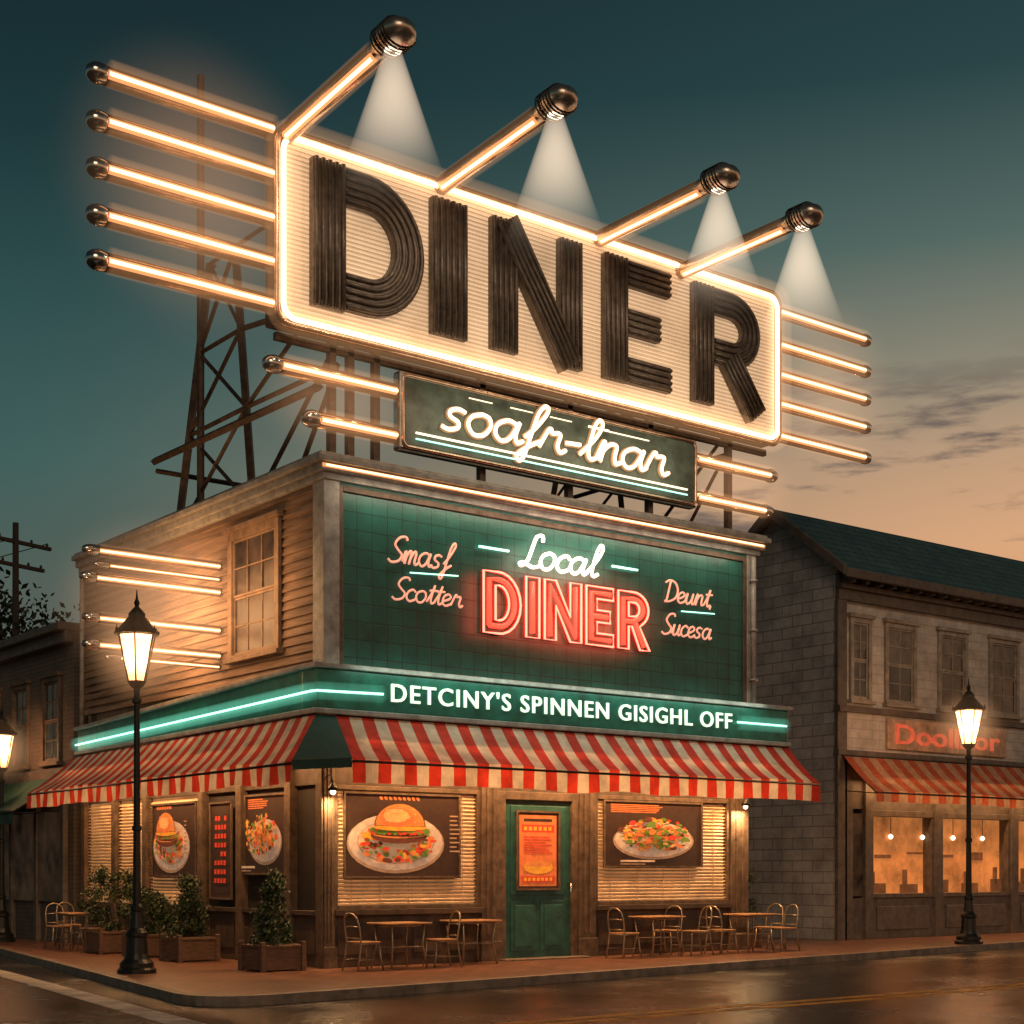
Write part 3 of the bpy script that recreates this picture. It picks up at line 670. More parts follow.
# ------------------------------------------------------------------ posters
def ink(n,c,e=.2): return mat('poster_'+n,c,.5,0,.18,9,0,60,e)
I=dict(bg=ink('brown',(.045,.022,.014),.15),plate=ink('plate',(.62,.48,.35)),rim=ink('rim',(.42,.26,.15)),bun=ink('bun',(.72,.24,.055)),bunhi=ink('bun_hi',(.88,.42,.13)),
  meat=ink('meat',(.14,.04,.02)),lettuce=ink('lettuce',(.16,.26,.035)),cheese=ink('cheese',(.86,.38,.04)),tomato=ink('tomato',(.62,.05,.02),.3),cream=ink('cream',(.70,.50,.30)),
  orange=ink('orange',(.68,.17,.045),.3))
IK=list(I.keys());IM=[I[k_] for k_ in IK]
def poster(name,ax,pos,a0,a1,z0,z1,kind,seed=1):
    rr=random.Random(seed);P_=group(name);mb=MB();w=a1-a0;h=z1-z0
    def T(u,v,d):
        if ax=='y': return (a0+u*w,pos-d,z0+v*h)
        return (pos-d,a1-u*w,z0+v*h)
    def ell(u,v,ru,rv,c,d,rot=0,a0_=0,a1_=360,k=28):
        pts=[]
        for i in range(k+(0 if a1_-a0_>=360 else 1)):
            a=math.radians(a0_+(a1_-a0_)*i/k);x=ru*math.cos(a);y=rv*math.sin(a)
            pts.append(T(u+(x*math.cos(rot)-y*math.sin(rot)),v+(x*math.sin(rot)+y*math.cos(rot)),d))
        mb.poly(pts,IK.index(c))
    def rect(u0,u1,v0,v1,c,d): mb.poly([T(u0,v0,d),T(u1,v0,d),T(u1,v1,d),T(u0,v1,d)],IK.index(c))
    if ax=='y': mb.box(a0,a1,pos-.012,pos,z0,z1,IK.index('bg'))
    else: mb.box(pos-.012,pos,a0,a1,z0,z1,IK.index('bg'))
    d=[.014]
    def nd(): d[0]+=.0006;return d[0]
    if kind=='burger':
        ell(.44,.40,.43,.37,'rim',nd());ell(.44,.42,.415,.35,'plate',nd());ell(.44,.42,.34,.27,'rim',nd());ell(.44,.425,.33,.26,'cream',nd())
        for i in range(150):
            a=rr.uniform(0,6.28);q=rr.uniform(.5,1.12);ell(.44+.30*math.cos(a)*q,.40+.20*math.sin(a)*q,rr.uniform(.012,.05),rr.uniform(.010,.032),rr.choice(['lettuce','lettuce','tomato','cheese','bun','meat','orange','tomato']),nd(),rr.uniform(0,3),k=8)
        ell(.44,.50,.25,.10,'meat',nd());ell(.44,.515,.24,.05,'bun',nd());ell(.44,.53,.245,.045,'meat',nd())
        for i in range(34): u=.19+i*.015;ell(u,.55+.02*math.sin(i*2.1),.022,.035,rr.choice(['lettuce','lettuce','tomato']),nd(),rr.uniform(-1,1),k=8)
        ell(.44,.60,.24,.045,'cheese',nd())
        ell(.44,.61,.225,.28,'meat',nd(),0,0,180);ell(.44,.615,.215,.27,'bun',nd(),0,0,180);ell(.41,.72,.15,.12,'orange',nd());ell(.405,.74,.11,.085,'bunhi',nd())
        for i in range(22): ell(.44+rr.uniform(-.15,.15),.70+rr.uniform(-.04,.13),.007,.009,'cream',nd(),0,k=6)
        for i in range(9): rect(.88,.98-rr.uniform(0,.06),.30+i*.055,.318+i*.055,'rim',nd())
        for i in range(9): ell(.27+i*.04,.95,.014,.024,'orange',nd(),.4,k=8)
    elif kind=='salad':
        for i in range(5): rect(.06,.5+rr.uniform(-.1,.1),.84+i*.028,.855+i*.028,'orange',nd())
        ell(.5,.40,.42,.30,'rim',nd());ell(.5,.42,.40,.28,'plate',nd())
        for i in range(260):
            a=rr.uniform(0,6.28);q=rr.uniform(.05,1)
            ell(.5+.35*math.cos(a)*q,.49+.26*math.sin(a)*q,rr.uniform(.012,.055),rr.uniform(.010,.04),rr.choice(['lettuce','lettuce','tomato','cheese','bun','orange','bunhi','meat','orange','lettuce']),nd(),rr.uniform(0,3),k=8)
        rect(.1,.45,.06,.09,'cream',nd());rect(.1,.35,.02,.035,'rim',nd())
    elif kind=='menu':
        rect(.04,.96,.03,.97,'orange',nd())
        rect(.15,.85,.88,.92,'bg',nd());rect(.1,.9,.74,.84,'tomato',nd())
        for i in range(6): rect(.15+i*.12,.23+i*.12,.765,.815,'cheese',nd())
        for i in range(7): rect(.14,.86-rr.uniform(0,.25),.67-i*.035,.685-i*.035,'tomato',nd())
        ell(.5,.28,.36,.09,'cheese',nd());ell(.5,.29,.3,.08,'bun',nd(),0,0,180);rect(.1,.9,.08,.16,'tomato',nd())
        for i in range(7): rect(.14+i*.105,.21+i*.105,.10,.14,'cheese',nd())
    elif kind=='board':
        rect(.08,.92,.05,.95,'bg',nd())
        for i in range(8):
            for j in range(4):
                if rr.random()<.85: rect(.2+j*.15,.31+j*.15,.82-i*.095,.87-i*.095,'tomato',nd())
    mb.obj('printed_sheet',IM,P_)
    f=MB();t_=.035
    def fb(u0,u1,v0,v1):
        if ax=='y': f.box(a0+u0,a0+u1,pos-.04,pos-.001,z0+v0,z0+v1)
        else: f.box(pos-.04,pos-.001,a0+u0,a0+u1,z0+v0,z0+v1)
    fb(-t_,0,-t_,h+t_);fb(w,w+t_,-t_,h+t_);fb(0,w,-t_,0);fb(0,w,h,h+t_)
    f.obj('poster_frame',M['trimdk'],P_)
    return P_
poster('burger_poster','y',-.02,.36,2.64,1.5,2.86,'burger',seed=3)
poster('salad_poster','y',-.02,6.0,8.5,1.68,2.88,'salad',seed=5)
poster('door_menu_poster','y',-.037,3.93,4.86,1.27,2.63,'menu',seed=7)
poster('burger_poster','x',-.02,4.62,6.5,1.5,2.85,'burger',seed=9)
poster('menu_board','x',-.02,3.2,4.0,1.1,2.8,'board',seed=11)
poster('salad_poster','x',-.02,1.25,2.65,1.55,2.88,'salad',seed=13)

lampw=emis('lamp_glass_warm',(1,.72,.42),4,False)
def wall_lamp(x,y,z,e=45):
    g_=group('wall_lamp',(x,y,z));mb=MB()
    mb.path([(0,.1,.1),(0,0,.16),(0,-.12,.12),(0,-.14,.02)],.014)
    mb.lathe((0,-.14,-.1),[(.09,0),(.075,.06),(.03,.12),(.02,.14)],12);mb.obj('bracket_and_shade',M['iron'],g_,True)
    b_=MB();b_.lathe((0,-.14,-.17),[(.012,0),(.04,.02),(.05,.05),(.035,.09)],12);b_.obj('bulb',lampw,g_,True)
    area('lamp_light',(0,-.14,-.19),(0,0,-1),.1,.1,e,(1,.58,.26),g_)
wall_lamp(-.02,-.14,2.98,30);wall_lamp(9.5,-.14,2.98,40)

# ------------------------------------------------------------------ street lamps
gm_=emis('lantern_glass',(1,.62,.32),1,False);nt=gm_.node_tree;N=nt.nodes
tc=N.new('ShaderNodeTexCoord');sp=N.new('ShaderNodeSeparateXYZ');nt.links.new(tc.outputs['Generated'],sp.inputs[0])
rp=N.new('ShaderNodeMapRange');rp.inputs['To Min'].default_value=.8;rp.inputs['To Max'].default_value=2.6;nt.links.new(sp.outputs['Z'],rp.inputs['Value']);nt.links.new(rp.outputs[0],N['Principled BSDF'].inputs['Emission Strength'])
trn=N.new('ShaderNodeBsdfTransparent');mxs=N.new('ShaderNodeMixShader');mxs.inputs[0].default_value=.35
nt.links.new(N['Principled BSDF'].outputs[0],mxs.inputs[1]);nt.links.new(trn.outputs[0],mxs.inputs[2]);nt.links.new(mxs.outputs[0],N['Material Output'].inputs['Surface'])
def street_lamp(x,y,h,e):
    g_=group('street_lamp',(x,y,0));mb=MB();lz=h-1.42
    mb.lathe((0,0,0),[(.30,0),(.30,.06),(.26,.09),(.26,.16),(.20,.22),(.17,.30),(.15,.55),(.17,.58),(.17,.63),(.11,.70),(.085,.95),(.10,.98),(.10,1.02),(.065,1.08),(.055,2.2),(.075,2.22),(.075,2.27),(.052,2.30),(.045,lz-.35),(.075,lz-.33),(.075,lz-.28),(.045,lz-.24),(.05,lz-.12),(.10,lz-.08),(.14,lz-.02),(.15,lz)],20)
    n_=6
    for j in range(n_):
        a=2*math.pi*j/n_;c,s_=math.cos(a),math.sin(a)
        mb.path([(.14*c,.14*s_,lz),(.30*c,.30*s_,lz+.72)],.014,n=6)
        a2=2*math.pi*(j+1)/n_;mb.path([(.30*c,.30*s_,lz+.72),(.30*math.cos(a2),.30*math.sin(a2),lz+.72)],.016,n=6)
        mb.lathe((.33*c,.33*s_,lz+.74),[(.02,0),(.028,.04),(.012,.07),(.003,.12)],8)
    mb.lathe((0,0,lz),[(.34,.72),(.35,.76),(.25,.86),(.15,.98),(.13,1.0),(.13,1.05),(.07,1.12),(.03,1.16),(.045,1.22),(.02,1.28),(.006,1.42)],12)
    mb.obj('post_and_lantern_frame',M['iron'],g_)
    gl=MB();gl.lathe((0,0,lz),[(.13,.01),(.275,.715)],6)
    gl.obj('lantern_glass',gm_,g_)
    halo('lantern_halo',(0,0,lz+.4),.85,.85,.85,(1,.5,.22),.5,g_)  # lantern glow put in as an emissive ball
    l=bpy.data.lights.new('lantern_light','POINT');l.energy=e;l.color=(1,.60,.30);l.shadow_soft_size=.1
    o=bpy.data.objects.new('light',l);COL.objects.link(o);o.location=(0,0,lz+.36);o.parent=g_
street_lamp(-2.9,.8,5.95,70);street_lamp(15.3,-1.35,5.75,200);street_lamp(-.95,12.4,5.3,90)

# ------------------------------------------------------------------ café furniture
def cafe_table(x,y,rz=0):
    g_=group('cafe_table',(x,y,0),rz);mb=MB()
    mb.box(-.42,.42,-.34,.34,.72,.75);mb.obj('table_top',M['wood'],g_,bevel=.012)
    f=MB();f.path([(.36*math.cos(i*math.pi/10)*1.05,.29*math.sin(i*math.pi/10)*1.05,.70) for i in range(20)],.012,closed=True)
    for sx in (-1,1):
        for sy in (-1,1): f.path([(.33*sx,.25*sy,.72),(.30*sx,.22*sy,.4),(.36*sx,.28*sy,0)],.015)
    f.path([(-.31,-.22,.35),(.31,.22,.35)],.01);f.path([(-.31,.22,.35),(.31,-.22,.35)],.01);f.obj('legs',M['chairmetal'],g_,True)
def cafe_chair(x,y,rz=0):
    g_=group('cafe_chair',(x,y,0),rz);mb=MB()
    mb.box(-.2,.2,-.2,.2,.44,.465);mb.obj('seat',M['wood'],g_,bevel=.015)
    f=MB()
    for sy in (-1,1):
        f.path([(.18,.17*sy,.45),(.20,.19*sy,.2),(.24,.21*sy,0)],.014)
    loop=[(-.27,-.2,0),(-.22,-.19,.25),(-.19,-.185,.45),(-.23,-.19,.70),(-.26,-.16,.84),(-.275,-.08,.90),(-.28,0,.915),(-.275,.08,.90),(-.26,.16,.84),(-.23,.19,.70),(-.19,.185,.45),(-.22,.19,.25),(-.27,.2,0)]
    f.path(loop,.015)
    f.path([(-.2,-.18,.52),(-.2,.18,.52)],.010)
    f.path([(-.235,-.185,.70),(-.245,0,.71),(-.235,.185,.70)],.010)
    f.path([(.18,-.17,.43),(.18,.17,.43),(-.19,.18,.43),(-.19,-.18,.43)],.011,closed=True)
    f.path([(.2,-.18,.18),(-.22,-.18,.18)],.008);f.path([(.2,.18,.18),(-.22,.18,.18)],.008)
    f.obj('metal_frame',M['chairmetal'],g_,True)
cafe_table(.95,-.75,.05);cafe_chair(.2,-.85,.1);cafe_chair(1.72,-.85,math.pi-.15)
cafe_table(2.6,-.45,0)
cafe_table(6.66,-.75);cafe_chair(5.8,-.8,.1);cafe_chair(7.5,-.9,math.pi-.2);cafe_chair(7.35,-.3,math.pi+.3)
cafe_table(9.15,-.75);cafe_chair(8.3,-.8,.05);cafe_chair(9.95,-.85,math.pi-.1);cafe_chair(10.15,-.3,math.pi+.2)
cafe_table(-.95,8.0,1.5);cafe_chair(-1.0,7.2,1.5);cafe_chair(-1.0,8.9,-1.6);cafe_chair(-.5,9.6,-1.6)

# ------------------------------------------------------------------ plants
def leaves(mb,pts,size,rr,mi=None):
    for p in pts:
        a=rr.uniform(0,6.28);t=rr.uniform(-1,1);d=Vector((math.cos(a)*math.sqrt(1-t*t),math.sin(a)*math.sqrt(1-t*t),t));u=d.orthogonal().normalized();v=d.cross(u)
        s_=size*rr.uniform(.6,1.4);p=Vector(p)
        mb.add([p-u*s_,p-v*s_*.45,p+u*s_,p+v*s_*.45],[(0,1,2,3)],(rr.choice([0,0,1]) if mi is None else mi))
def shrub(x,y,h,r,seed,name='potted_shrub',box=.36,bh=.42,kind='cone'):
    rr=random.Random(seed);g_=group(name,(x,y,0));mb=MB()
    mb.box(-box,box,-box,box,.02,bh)
    for s_ in (-1,1):
        for q in (-1,1): mb.box(box*s_-.04,box*s_+.04,box*q-.04,box*q+.04,0,bh+.05)
    mb.box(-box-.02,box+.02,-box-.02,box+.02,bh-.05,bh-.001);mb.obj('planter_box',M['planter'],g_,bevel=.01)
    t_=MB();t_.path([(0,0,bh-.1),(.02,0,bh+.3),(0,.02,bh+h*.6)],.03,r1=.012);t_.obj('stem',M['bark'],g_,True)
    pts=[]
    cl=[]
    for i in range(46):
        w=rr.random()**1.1;ang=rr.uniform(0,6.28)
        q=(r*(1-w*.85) if kind=='cone' else r*math.sqrt(max(.05,1-(2*w-1)**2)))*rr.uniform(.35,1.05)
        cl.append((q*math.cos(ang),q*math.sin(ang),bh+.05+w*h,rr.uniform(.07,.13)))
    for c_ in cl:
        for j in range(70):
            pts.append((c_[0]+rr.gauss(0,c_[3]*.6),c_[1]+rr.gauss(0,c_[3]*.6),c_[2]+rr.gauss(0,c_[3]*.6)))
    lf=MB();leaves(lf,pts,.035,rr);lf.obj('foliage',[M['leaf'],M['leafdk']],g_)
shrub(-.92,.1,1.05,.34,1);shrub(-.8,3.3,.95,.38,2);shrub(-.85,6.6,1.15,.55,3,kind='ball');shrub(10.1,.6,1.15,.5,4,kind='ball');shrub(-.75,5.0,.7,.4,6,kind='ball')

# ------------------------------------------------------------------ neighbouring building (right)
NB=group('neighbour_shop_building')
stone=brick('grey_stone_block',(.40,.40,.40),(.52,.51,.50),(.24,.235,.23),.62,.26,'yz',.85,.012,.7,.5,.45)
paintblk=brick('painted_block_front',(.56,.51,.47),(.62,.57,.52),(.40,.36,.33),.5,.22,'xz',.8,.008,.5,.5,.45)
slate=brick('slate_roof',(.05,.115,.12),(.08,.15,.155),(.018,.045,.045),.3,.18,'xz',.5,.012,.9,.5,.4)
darktrim=mat('dark_painted_trim',(.13,.105,.088),.6,0,.3,5,.2,60)
nframe=mat('neighbour_window_frame',(.34,.29,.24),.6,0,.3,5,.2,60)
X0,Y0,X1=14.28,1.5,34.0
w=MB();w.prism([(X0,Y0,0),(X0,5.1,0),(X0,5.1,8.5),(X0,3.3,9.95),(X0,Y0,8.5)],(.3,0,0));w.obj('gable_wall',stone,NB)
w=MB();w.box(X0+.3,X1,Y0+.0,Y0+.3,4.35,8.5);w.obj('upper_front_wall',paintblk,NB)
w=MB();w.box(X0+.3,X1,Y0+.3,5.0,0,8.5);w.box(X0,X1,5.1,12,0,7.6);w.obj('rear_block',stone,NB)
rf=MB();ov=.45
a=(X0-.25,Y0-ov,8.40);b_=(X0-.25,3.3,10.12);c_=(X0-.25,5.5,8.40)
rf.prism([a,b_,(X0-.25,3.3,9.98),(X0-.25,Y0-ov,8.26)],(X1-X0+.5,0,0));rf.prism([b_,c_,(X0-.25,5.5,8.26),(X0-.25,3.3,9.98)],(X1-X0+.5,0,0));rf.obj('roof',slate,NB)
tr=MB();tr.prism([(X0-.29,Y0-ov-.04,8.22),(X0-.29,Y0-ov-.04,8.44),(X0-.29,3.3,10.18),(X0-.29,3.3,9.92)],(.1,0,0));tr.prism([(X0-.29,3.3,9.92),(X0-.29,3.3,10.18),(X0-.29,5.54,8.44),(X0-.29,5.54,8.22)],(.1,0,0))
tr.box(X0-.2,X1,Y0-ov-.06,Y0-ov+.04,8.18,8.38)
tr.box(X0,X1,Y0-.12,Y0,7.75,8.0);tr.box(X0,X1,Y0-.2,Y0,8.0,8.12)
x=X0+.15
while x<X1: tr.box(x,x+.14,Y0-.38,Y0,8.12,8.34);x+=.48
tr.box(X0-.04,X1,Y0-.18,Y0,5.2,5.34);tr.box(X0-.04,X1,Y0-.14,Y0,4.22,4.34)
tr.box(X0-.02,X0+.3,Y0-.1,Y0,0,7.75);tr.obj('cornice_and_trim',darktrim,NB,bevel=.01)
sgn=MB();sgn.box(X0+.3,X1,Y0-.08,Y0,4.34,5.2);sgn.obj('sign_band',paintblk,NB)
for i_,(p0,p1) in enumerate([(14.75,15.5),(16.0,17.15),(18.0,19.15),(20.05,21.3),(22.2,23.4),(24.3,25.5),(26.4,27.6)]):
    sash(NB,'y',Y0,p0,p1,5.5,7.4,nframe,M['glassdk'],2,2,.11,blind=(.35,.5,.3,.45)[i_%4])
sh=MB();sh.box(X0+.3,X1,Y0-.0,Y0+.28,3.0,4.35);sh.box(X0+.3,X1,Y0-.02,Y0+.28,0,.95)
for q in (14.62,15.35,17.95,21.05,23.8,26.6): sh.box(q-.12,q+.16,Y0-.1,Y0+.29,0,4.2)
for (p0,p1) in [(15.51,17.83),(18.11,20.93),(21.21,23.68),(23.96,26.48)]:
    sh.box(p0,p1,Y0-.06,Y0+.1,.95,1.05);sh.box(p0,p1,Y0-.04,Y0+.1,2.85,3.0)
    sh.box(p0,p0+.08,Y0-.03,Y0+.1,1.05,2.85);sh.box(p1-.08,p1,Y0-.03,Y0+.1,1.05,2.85)
    sh.box(p0+.2,p1-.2,Y0-.05,Y0-.02,.2,.75)
sh.obj('shopfront',darktrim,NB,bevel=.01)
warmroom=mat('lit_room_wall',(.60,.21,.055),.8,0,.45,.9,0,10,.7)
rm=MB();rm.box(15.4,26.5,Y0+.285,Y0+.297,.9,3.0);rm.obj('lit_room_backdrop',warmroom,NB)
fu=MB();rr=random.Random(4)
for i in range(9):
    x=15.7+i*1.2;fu.box(x,x+.62,Y0+.2,Y0+.25,1.05,1.25+rr.uniform(0,.15));fu.box(x+.1,x+.22,Y0+.2,Y0+.25,1.25,1.55+rr.uniform(0,.15));fu.path([(x+.8,Y0+.2,2.85),(x+.8,Y0+.2,2.45)],.01)
    fu.box(x+.3,x+.9,Y0+.26,Y0+.28,1.9+rr.uniform(-.1,.1),1.95+rr.uniform(0,.1))
fu.obj('shop_furniture',mat('brown_furniture',(.20,.08,.03),.7,0,.3,4,0,10,.35),NB)
bu=MB()
for i in range(9): bu.lathe((16.5+i*1.2,Y0+.2,2.33),[(.02,0),(.06,.04),(.06,.08),(.02,.12)],10)
bu.obj('pendant_bulbs',emis('pendant_bulb',(1,.75,.45),3,False),NB)
gl=MB();gl.box(14.75,15.2,Y0-.03,Y0+.16,1.0,2.9);gl.obj('side_window',M['amberdk'],NB)
NS=group('shop_name_sign');boxo('board',(15.95,20.6,Y0-.16,Y0-.08,4.42,5.14),mat('sign_board_paint',(.60,.38,.25),.6,0,.3,4),NS,.02)
text('lettering','Doollnor',16.2,20.3,4.55,5.02,Y0-.165,mat('faded_red_letters',(.72,.13,.06),.5,0,.2,5,0,60,.5),NS,.02,.015)
orange=mat('awning_orange_canvas',(.55,.13,.06),.85,0,.25,7,.3,140,trans=.3);tan=mat('awning_tan_canvas',(.58,.36,.23),.85,0,.2,7,.3,140,trans=.3)
A4=awning('striped_awning',(14.4,Y0-.14,4.2),(27,Y0-.14,4.2),(14.4,Y0-1.05,3.38),(27,Y0-1.05,3.38),22,.25,orange,tan)
area('awning_fill_light',(20.5,Y0-.35,3.7),(0,-.1,-1),11,.08,190,warm,A4)  # same added fill light under the neighbour's awning
AN=group('annex_building');w=MB();w.box(10.02,14.26,4.2,9,0,4.6);w.obj('annex_wall',brick('annex_brick',(.16,.12,.09),(.20,.15,.12),(.10,.08,.07),.3,.1,'xz',.85,.01,.5),AN)
w=MB();w.box(10.02,14.26,4.0,9,4.6,4.8);w.obj('annex_coping',darktrim,AN,bevel=.02)

# ------------------------------------------------------------------ buildings down the side street (left)
def rowhouse(name,y0,y1,h,col,x=0.0):
    g_=group(name);bm_=brick(name+'_brick',tuple(c*.9 for c in col),col,tuple(c*.6 for c in col),.3,.1,'yz',.85,.01,.5)
    w=MB();w.box(x,x+9,y0,y1,0,h);w.obj('walls',bm_,g_)
    c_=MB();c_.box(x-.35,x+9.1,y0,y1+.02,h,h+.18);c_.box(x-.2,x,y0,y1,h-.25,h);c_.box(x-.12,x,y0,y1,3.6,3.85);c_.obj('cornice',darktrim,g_,bevel=.02)
    y=y0+.7
    while y+1.1<y1:
        sash(g_,'x',x,y,y+1.05,h-2.8,h-.9,M['trimdk'],M['glassdk'],2,2,.1);y+=1.9
    s=MB();s.box(x-.08,x,y0+.4,y1-.4,.9,2.9);s.obj('shop_window',M['amberdk'],g_)
    s=MB();yy=y0+.4
    while yy<y1: s.box(x-.12,x,yy-.08,yy+.08,0,3.6);yy+=1.6
    s.obj('shop_piers',darktrim,g_,bevel=.01)
rowhouse('brick_row_building',10.6,17.5,6.8,(.15,.12,.10))
rowhouse('brick_row_building',17.8,26,6.0,(.12,.10,.085))
rowhouse('brick_row_building',26.3,40,7.2,(.13,.11,.09))
awning('green_awning',(-.05,17.0,3.7),(-.05,11.2,3.7),(-1.1,17.0,2.9),(-1.1,11.2,2.9),8,.3,mat('green_canvas',(.04,.10,.07),.8),mat('green_canvas_dark',(.035,.085,.06),.8))
U=group('utility_pole',(5.7,30,0),math.radians(20));mb=MB();mb.path([(0,0,0),(0,0,13.4)],.15,r1=.1)
for zz,w_ in ((12.7,1.5),(11.9,1.2)):
    mb.box(-w_,w_,-.06,.06,zz,zz+.12)
    for q in (-.9,-.45,.45,.9): mb.lathe((q*w_,0,zz+.12),[(.03,0),(.05,.05),(.03,.12)],8)
for q in (-1.3,0,1.3): mb.path([(q,t*6,12.9-.64*math.sin(math.pi*t/4)) for t in (0,1,2,3,4)],.018)
mb.obj('pole_and_crossarms',M['bark'],U)
def tree(name,x,y,h,r,seed,n=2600,leaf=.16):
    rr=random.Random(seed);g_=group(name,(x,y,0));t_=MB();t_.path([(0,0,0),(.1,0,h*.3),(0,.1,h*.55)],.28,r1=.14)
    cl=[]
    for i in range(9):
        a=rr.uniform(0,6.28);e=(math.cos(a)*r*rr.uniform(.3,.8),math.sin(a)*r*rr.uniform(.3,.8),h*rr.uniform(.55,.95))
        t_.path([(0,.05,h*rr.uniform(.3,.5)),(e[0]*.5,e[1]*.5,e[2]*.5+h*.25),e],.09,r1=.02);cl.append(e)
        for k_ in range(2): cl.append((e[0]+rr.uniform(-1,1)*r*.3,e[1]+rr.uniform(-1,1)*r*.3,e[2]+rr.uniform(-.5,.5)*r*.4))
    t_.obj('trunk_and_limbs',M['bark'],g_,True);pts=[]
    for i in range(n):
        c_=rr.choice(cl);q=r*.22;pts.append((c_[0]+rr.gauss(0,q),c_[1]+rr.gauss(0,q),c_[2]+rr.gauss(0,q*.8)))
    lf=MB();leaves(lf,pts,leaf,rr);lf.obj('crown',[M['leafdk'],M['leafdk']],g_)
tree('broadleaf_tree',6.6,31.5,11.3,3.2,21,5200,.15);tree('broadleaf_tree',1.5,46,12,3.8,22);tree('broadleaf_tree',12.5,20,7.5,2.5,23,1500)
dt=MB();rr=random.Random(9);pts=[]
for i in range(60):
    a=math.radians(-10+i*2.2);d_=rr.uniform(95,120);cx,cy=math.cos(a)*d_,math.sin(a)*d_;hh=rr.uniform(5,9)
    for j in range(120): pts.append((cx+rr.gauss(0,3.5),cy+rr.gauss(0,3.5),abs(rr.gauss(hh*.45,hh*.3))))
leaves(dt,pts,.9,rr);dt.obj('distant_tree_line',[M['leafdk'],M['leafdk']])

# ------------------------------------------------------------------ sky
wd=bpy.data.worlds.new('World');scene.world=wd;wd.use_nodes=True
nt=wd.node_tree;N=nt.nodes;Lk=nt.links;bg=N['Background'];outw=N['World Output']
tc=N.new('ShaderNodeTexCoord');sp=N.new('ShaderNodeSeparateXYZ');Lk.new(tc.outputs['Generated'],sp.inputs[0])
def ramp(stops):
    r_=N.new('ShaderNodeValToRGB');e=r_.color_ramp.elements
    while len(e)>1: e.remove(e[-1])
    e[0].position=stops[0][0];e[0].color=lin(*stops[0][1])
    for p,c in stops[1:]:
        q=e.new(p);q.color=lin(*c)
    Lk.new(sp.outputs['Z'],r_.inputs[0]);return r_
rR=ramp([(0,(170,105,70)),(.14,(214,152,106)),(.20,(218,166,124)),(.25,(192,156,124)),(.30,(142,136,118)),(.37,(82,104,98)),(.45,(38,66,69)),(.6,(18,38,43)),(1,(10,24,30))])
rL=ramp([(0,(84,70,58)),(.15,(84,92,84)),(.25,(62,94,90)),(.33,(46,78,78)),(.42,(26,53,56)),(.52,(15,33,39)),(1,(8,22,28))])
dt_=N.new('ShaderNodeVectorMath');dt_.operation='DOT_PRODUCT';dt_.inputs[1].default_value=(.791,-.611,0);Lk.new(tc.outputs['Generated'],dt_.inputs[0])
mr=N.new('ShaderNodeMapRange');mr.interpolation_type='SMOOTHSTEP';mr.inputs['From Min'].default_value=-.32;mr.inputs['From Max'].default_value=.36;Lk.new(dt_.outputs['Value'],mr.inputs['Value'])
mx=N.new('ShaderNodeMix');mx.data_type='RGBA';Lk.new(mr.outputs[0],mx.inputs['Factor']);Lk.new(rL.outputs[0],mx.inputs['A']);Lk.new(rR.outputs[0],mx.inputs['B'])
mp=N.new('ShaderNodeMapping');mp.inputs['Scale'].default_value=(4.2,4.2,24);mp.inputs['Location'].default_value=(1.3,.4,0);Lk.new(tc.outputs['Generated'],mp.inputs[0])
cn=N.new('ShaderNodeTexNoise');cn.inputs['Scale'].default_value=1.6;cn.inputs['Detail'].default_value=9;cn.inputs['Roughness'].default_value=.6;Lk.new(mp.outputs[0],cn.inputs['Vector'])
cm=N.new('ShaderNodeMapRange');cm.interpolation_type='SMOOTHSTEP';cm.inputs['From Min'].default_value=.50;cm.inputs['From Max'].default_value=.62;Lk.new(cn.outputs['Fac'],cm.inputs['Value'])
zz=N.new('ShaderNodeMapRange');zz.interpolation_type='SMOOTHSTEP';zz.inputs['From Min'].default_value=.32;zz.inputs['From Max'].default_value=.27;Lk.new(sp.outputs['Z'],zz.inputs['Value'])
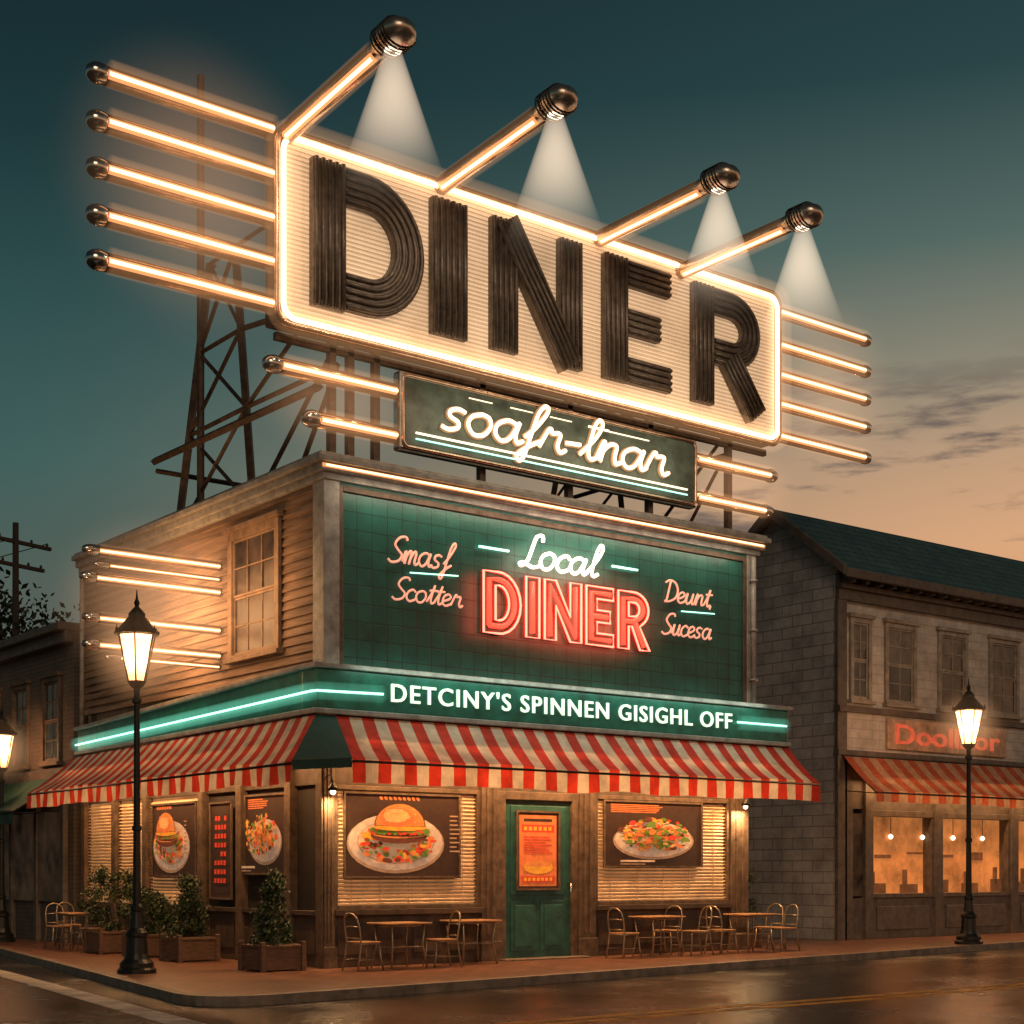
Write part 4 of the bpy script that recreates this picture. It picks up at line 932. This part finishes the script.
c1=N.new('ShaderNodeMath');c1.operation='MULTIPLY';Lk.new(cm.outputs[0],c1.inputs[0]);Lk.new(zz.outputs[0],c1.inputs[1])
az=N.new('ShaderNodeMapRange');az.interpolation_type='SMOOTHSTEP';az.inputs['From Min'].default_value=-.12;az.inputs['From Max'].default_value=.16;az.inputs['To Max'].default_value=.9;Lk.new(dt_.outputs['Value'],az.inputs['Value'])
c2=N.new('ShaderNodeMath');c2.operation='MULTIPLY';Lk.new(az.outputs[0],c2.inputs[1]);Lk.new(c1.outputs[0],c2.inputs[0])
mc=N.new('ShaderNodeMix');mc.data_type='RGBA';mc.inputs['B'].default_value=lin(98,88,84);Lk.new(c2.outputs[0],mc.inputs['Factor']);Lk.new(mx.outputs['Result'],mc.inputs['A'])
Lk.new(mc.outputs['Result'],bg.inputs['Color']);bg.inputs['Strength'].default_value=1.0
sk=N.new('ShaderNodeTexSky');sk.sky_type='NISHITA';sk.sun_disc=False;sk.sun_elevation=math.radians(2);sk.sun_rotation=math.radians(75)
b2=N.new('ShaderNodeBackground');b2.inputs['Strength'].default_value=.003;Lk.new(sk.outputs[0],b2.inputs['Color'])
ad=N.new('ShaderNodeAddShader');Lk.new(bg.outputs[0],ad.inputs[0]);Lk.new(b2.outputs[0],ad.inputs[1]);Lk.new(ad.outputs[0],outw.inputs['Surface'])
sl=bpy.data.lights.new('sun_fill','SUN');sl.energy=.45;sl.color=(1,.72,.50);sl.angle=math.radians(25)  # added warm fill from the camera side, brightens both facades
so=bpy.data.objects.new('sun_fill',sl);COL.objects.link(so);so.rotation_euler=Vector((.42,.78,-.46)).to_track_quat('-Z','Y').to_euler()

# ------------------------------------------------------------------ camera
cd=bpy.data.cameras.new('camera');cam=bpy.data.objects.new('camera',cd);COL.objects.link(cam)
cd.lens=54;cd.sensor_width=36;cd.shift_y=.3496;cd.clip_end=2000
cam.location=(-12.87,-21.63,1.6);cam.rotation_euler=(math.radians(90),0,math.radians(-37.69))
scene.camera=cam
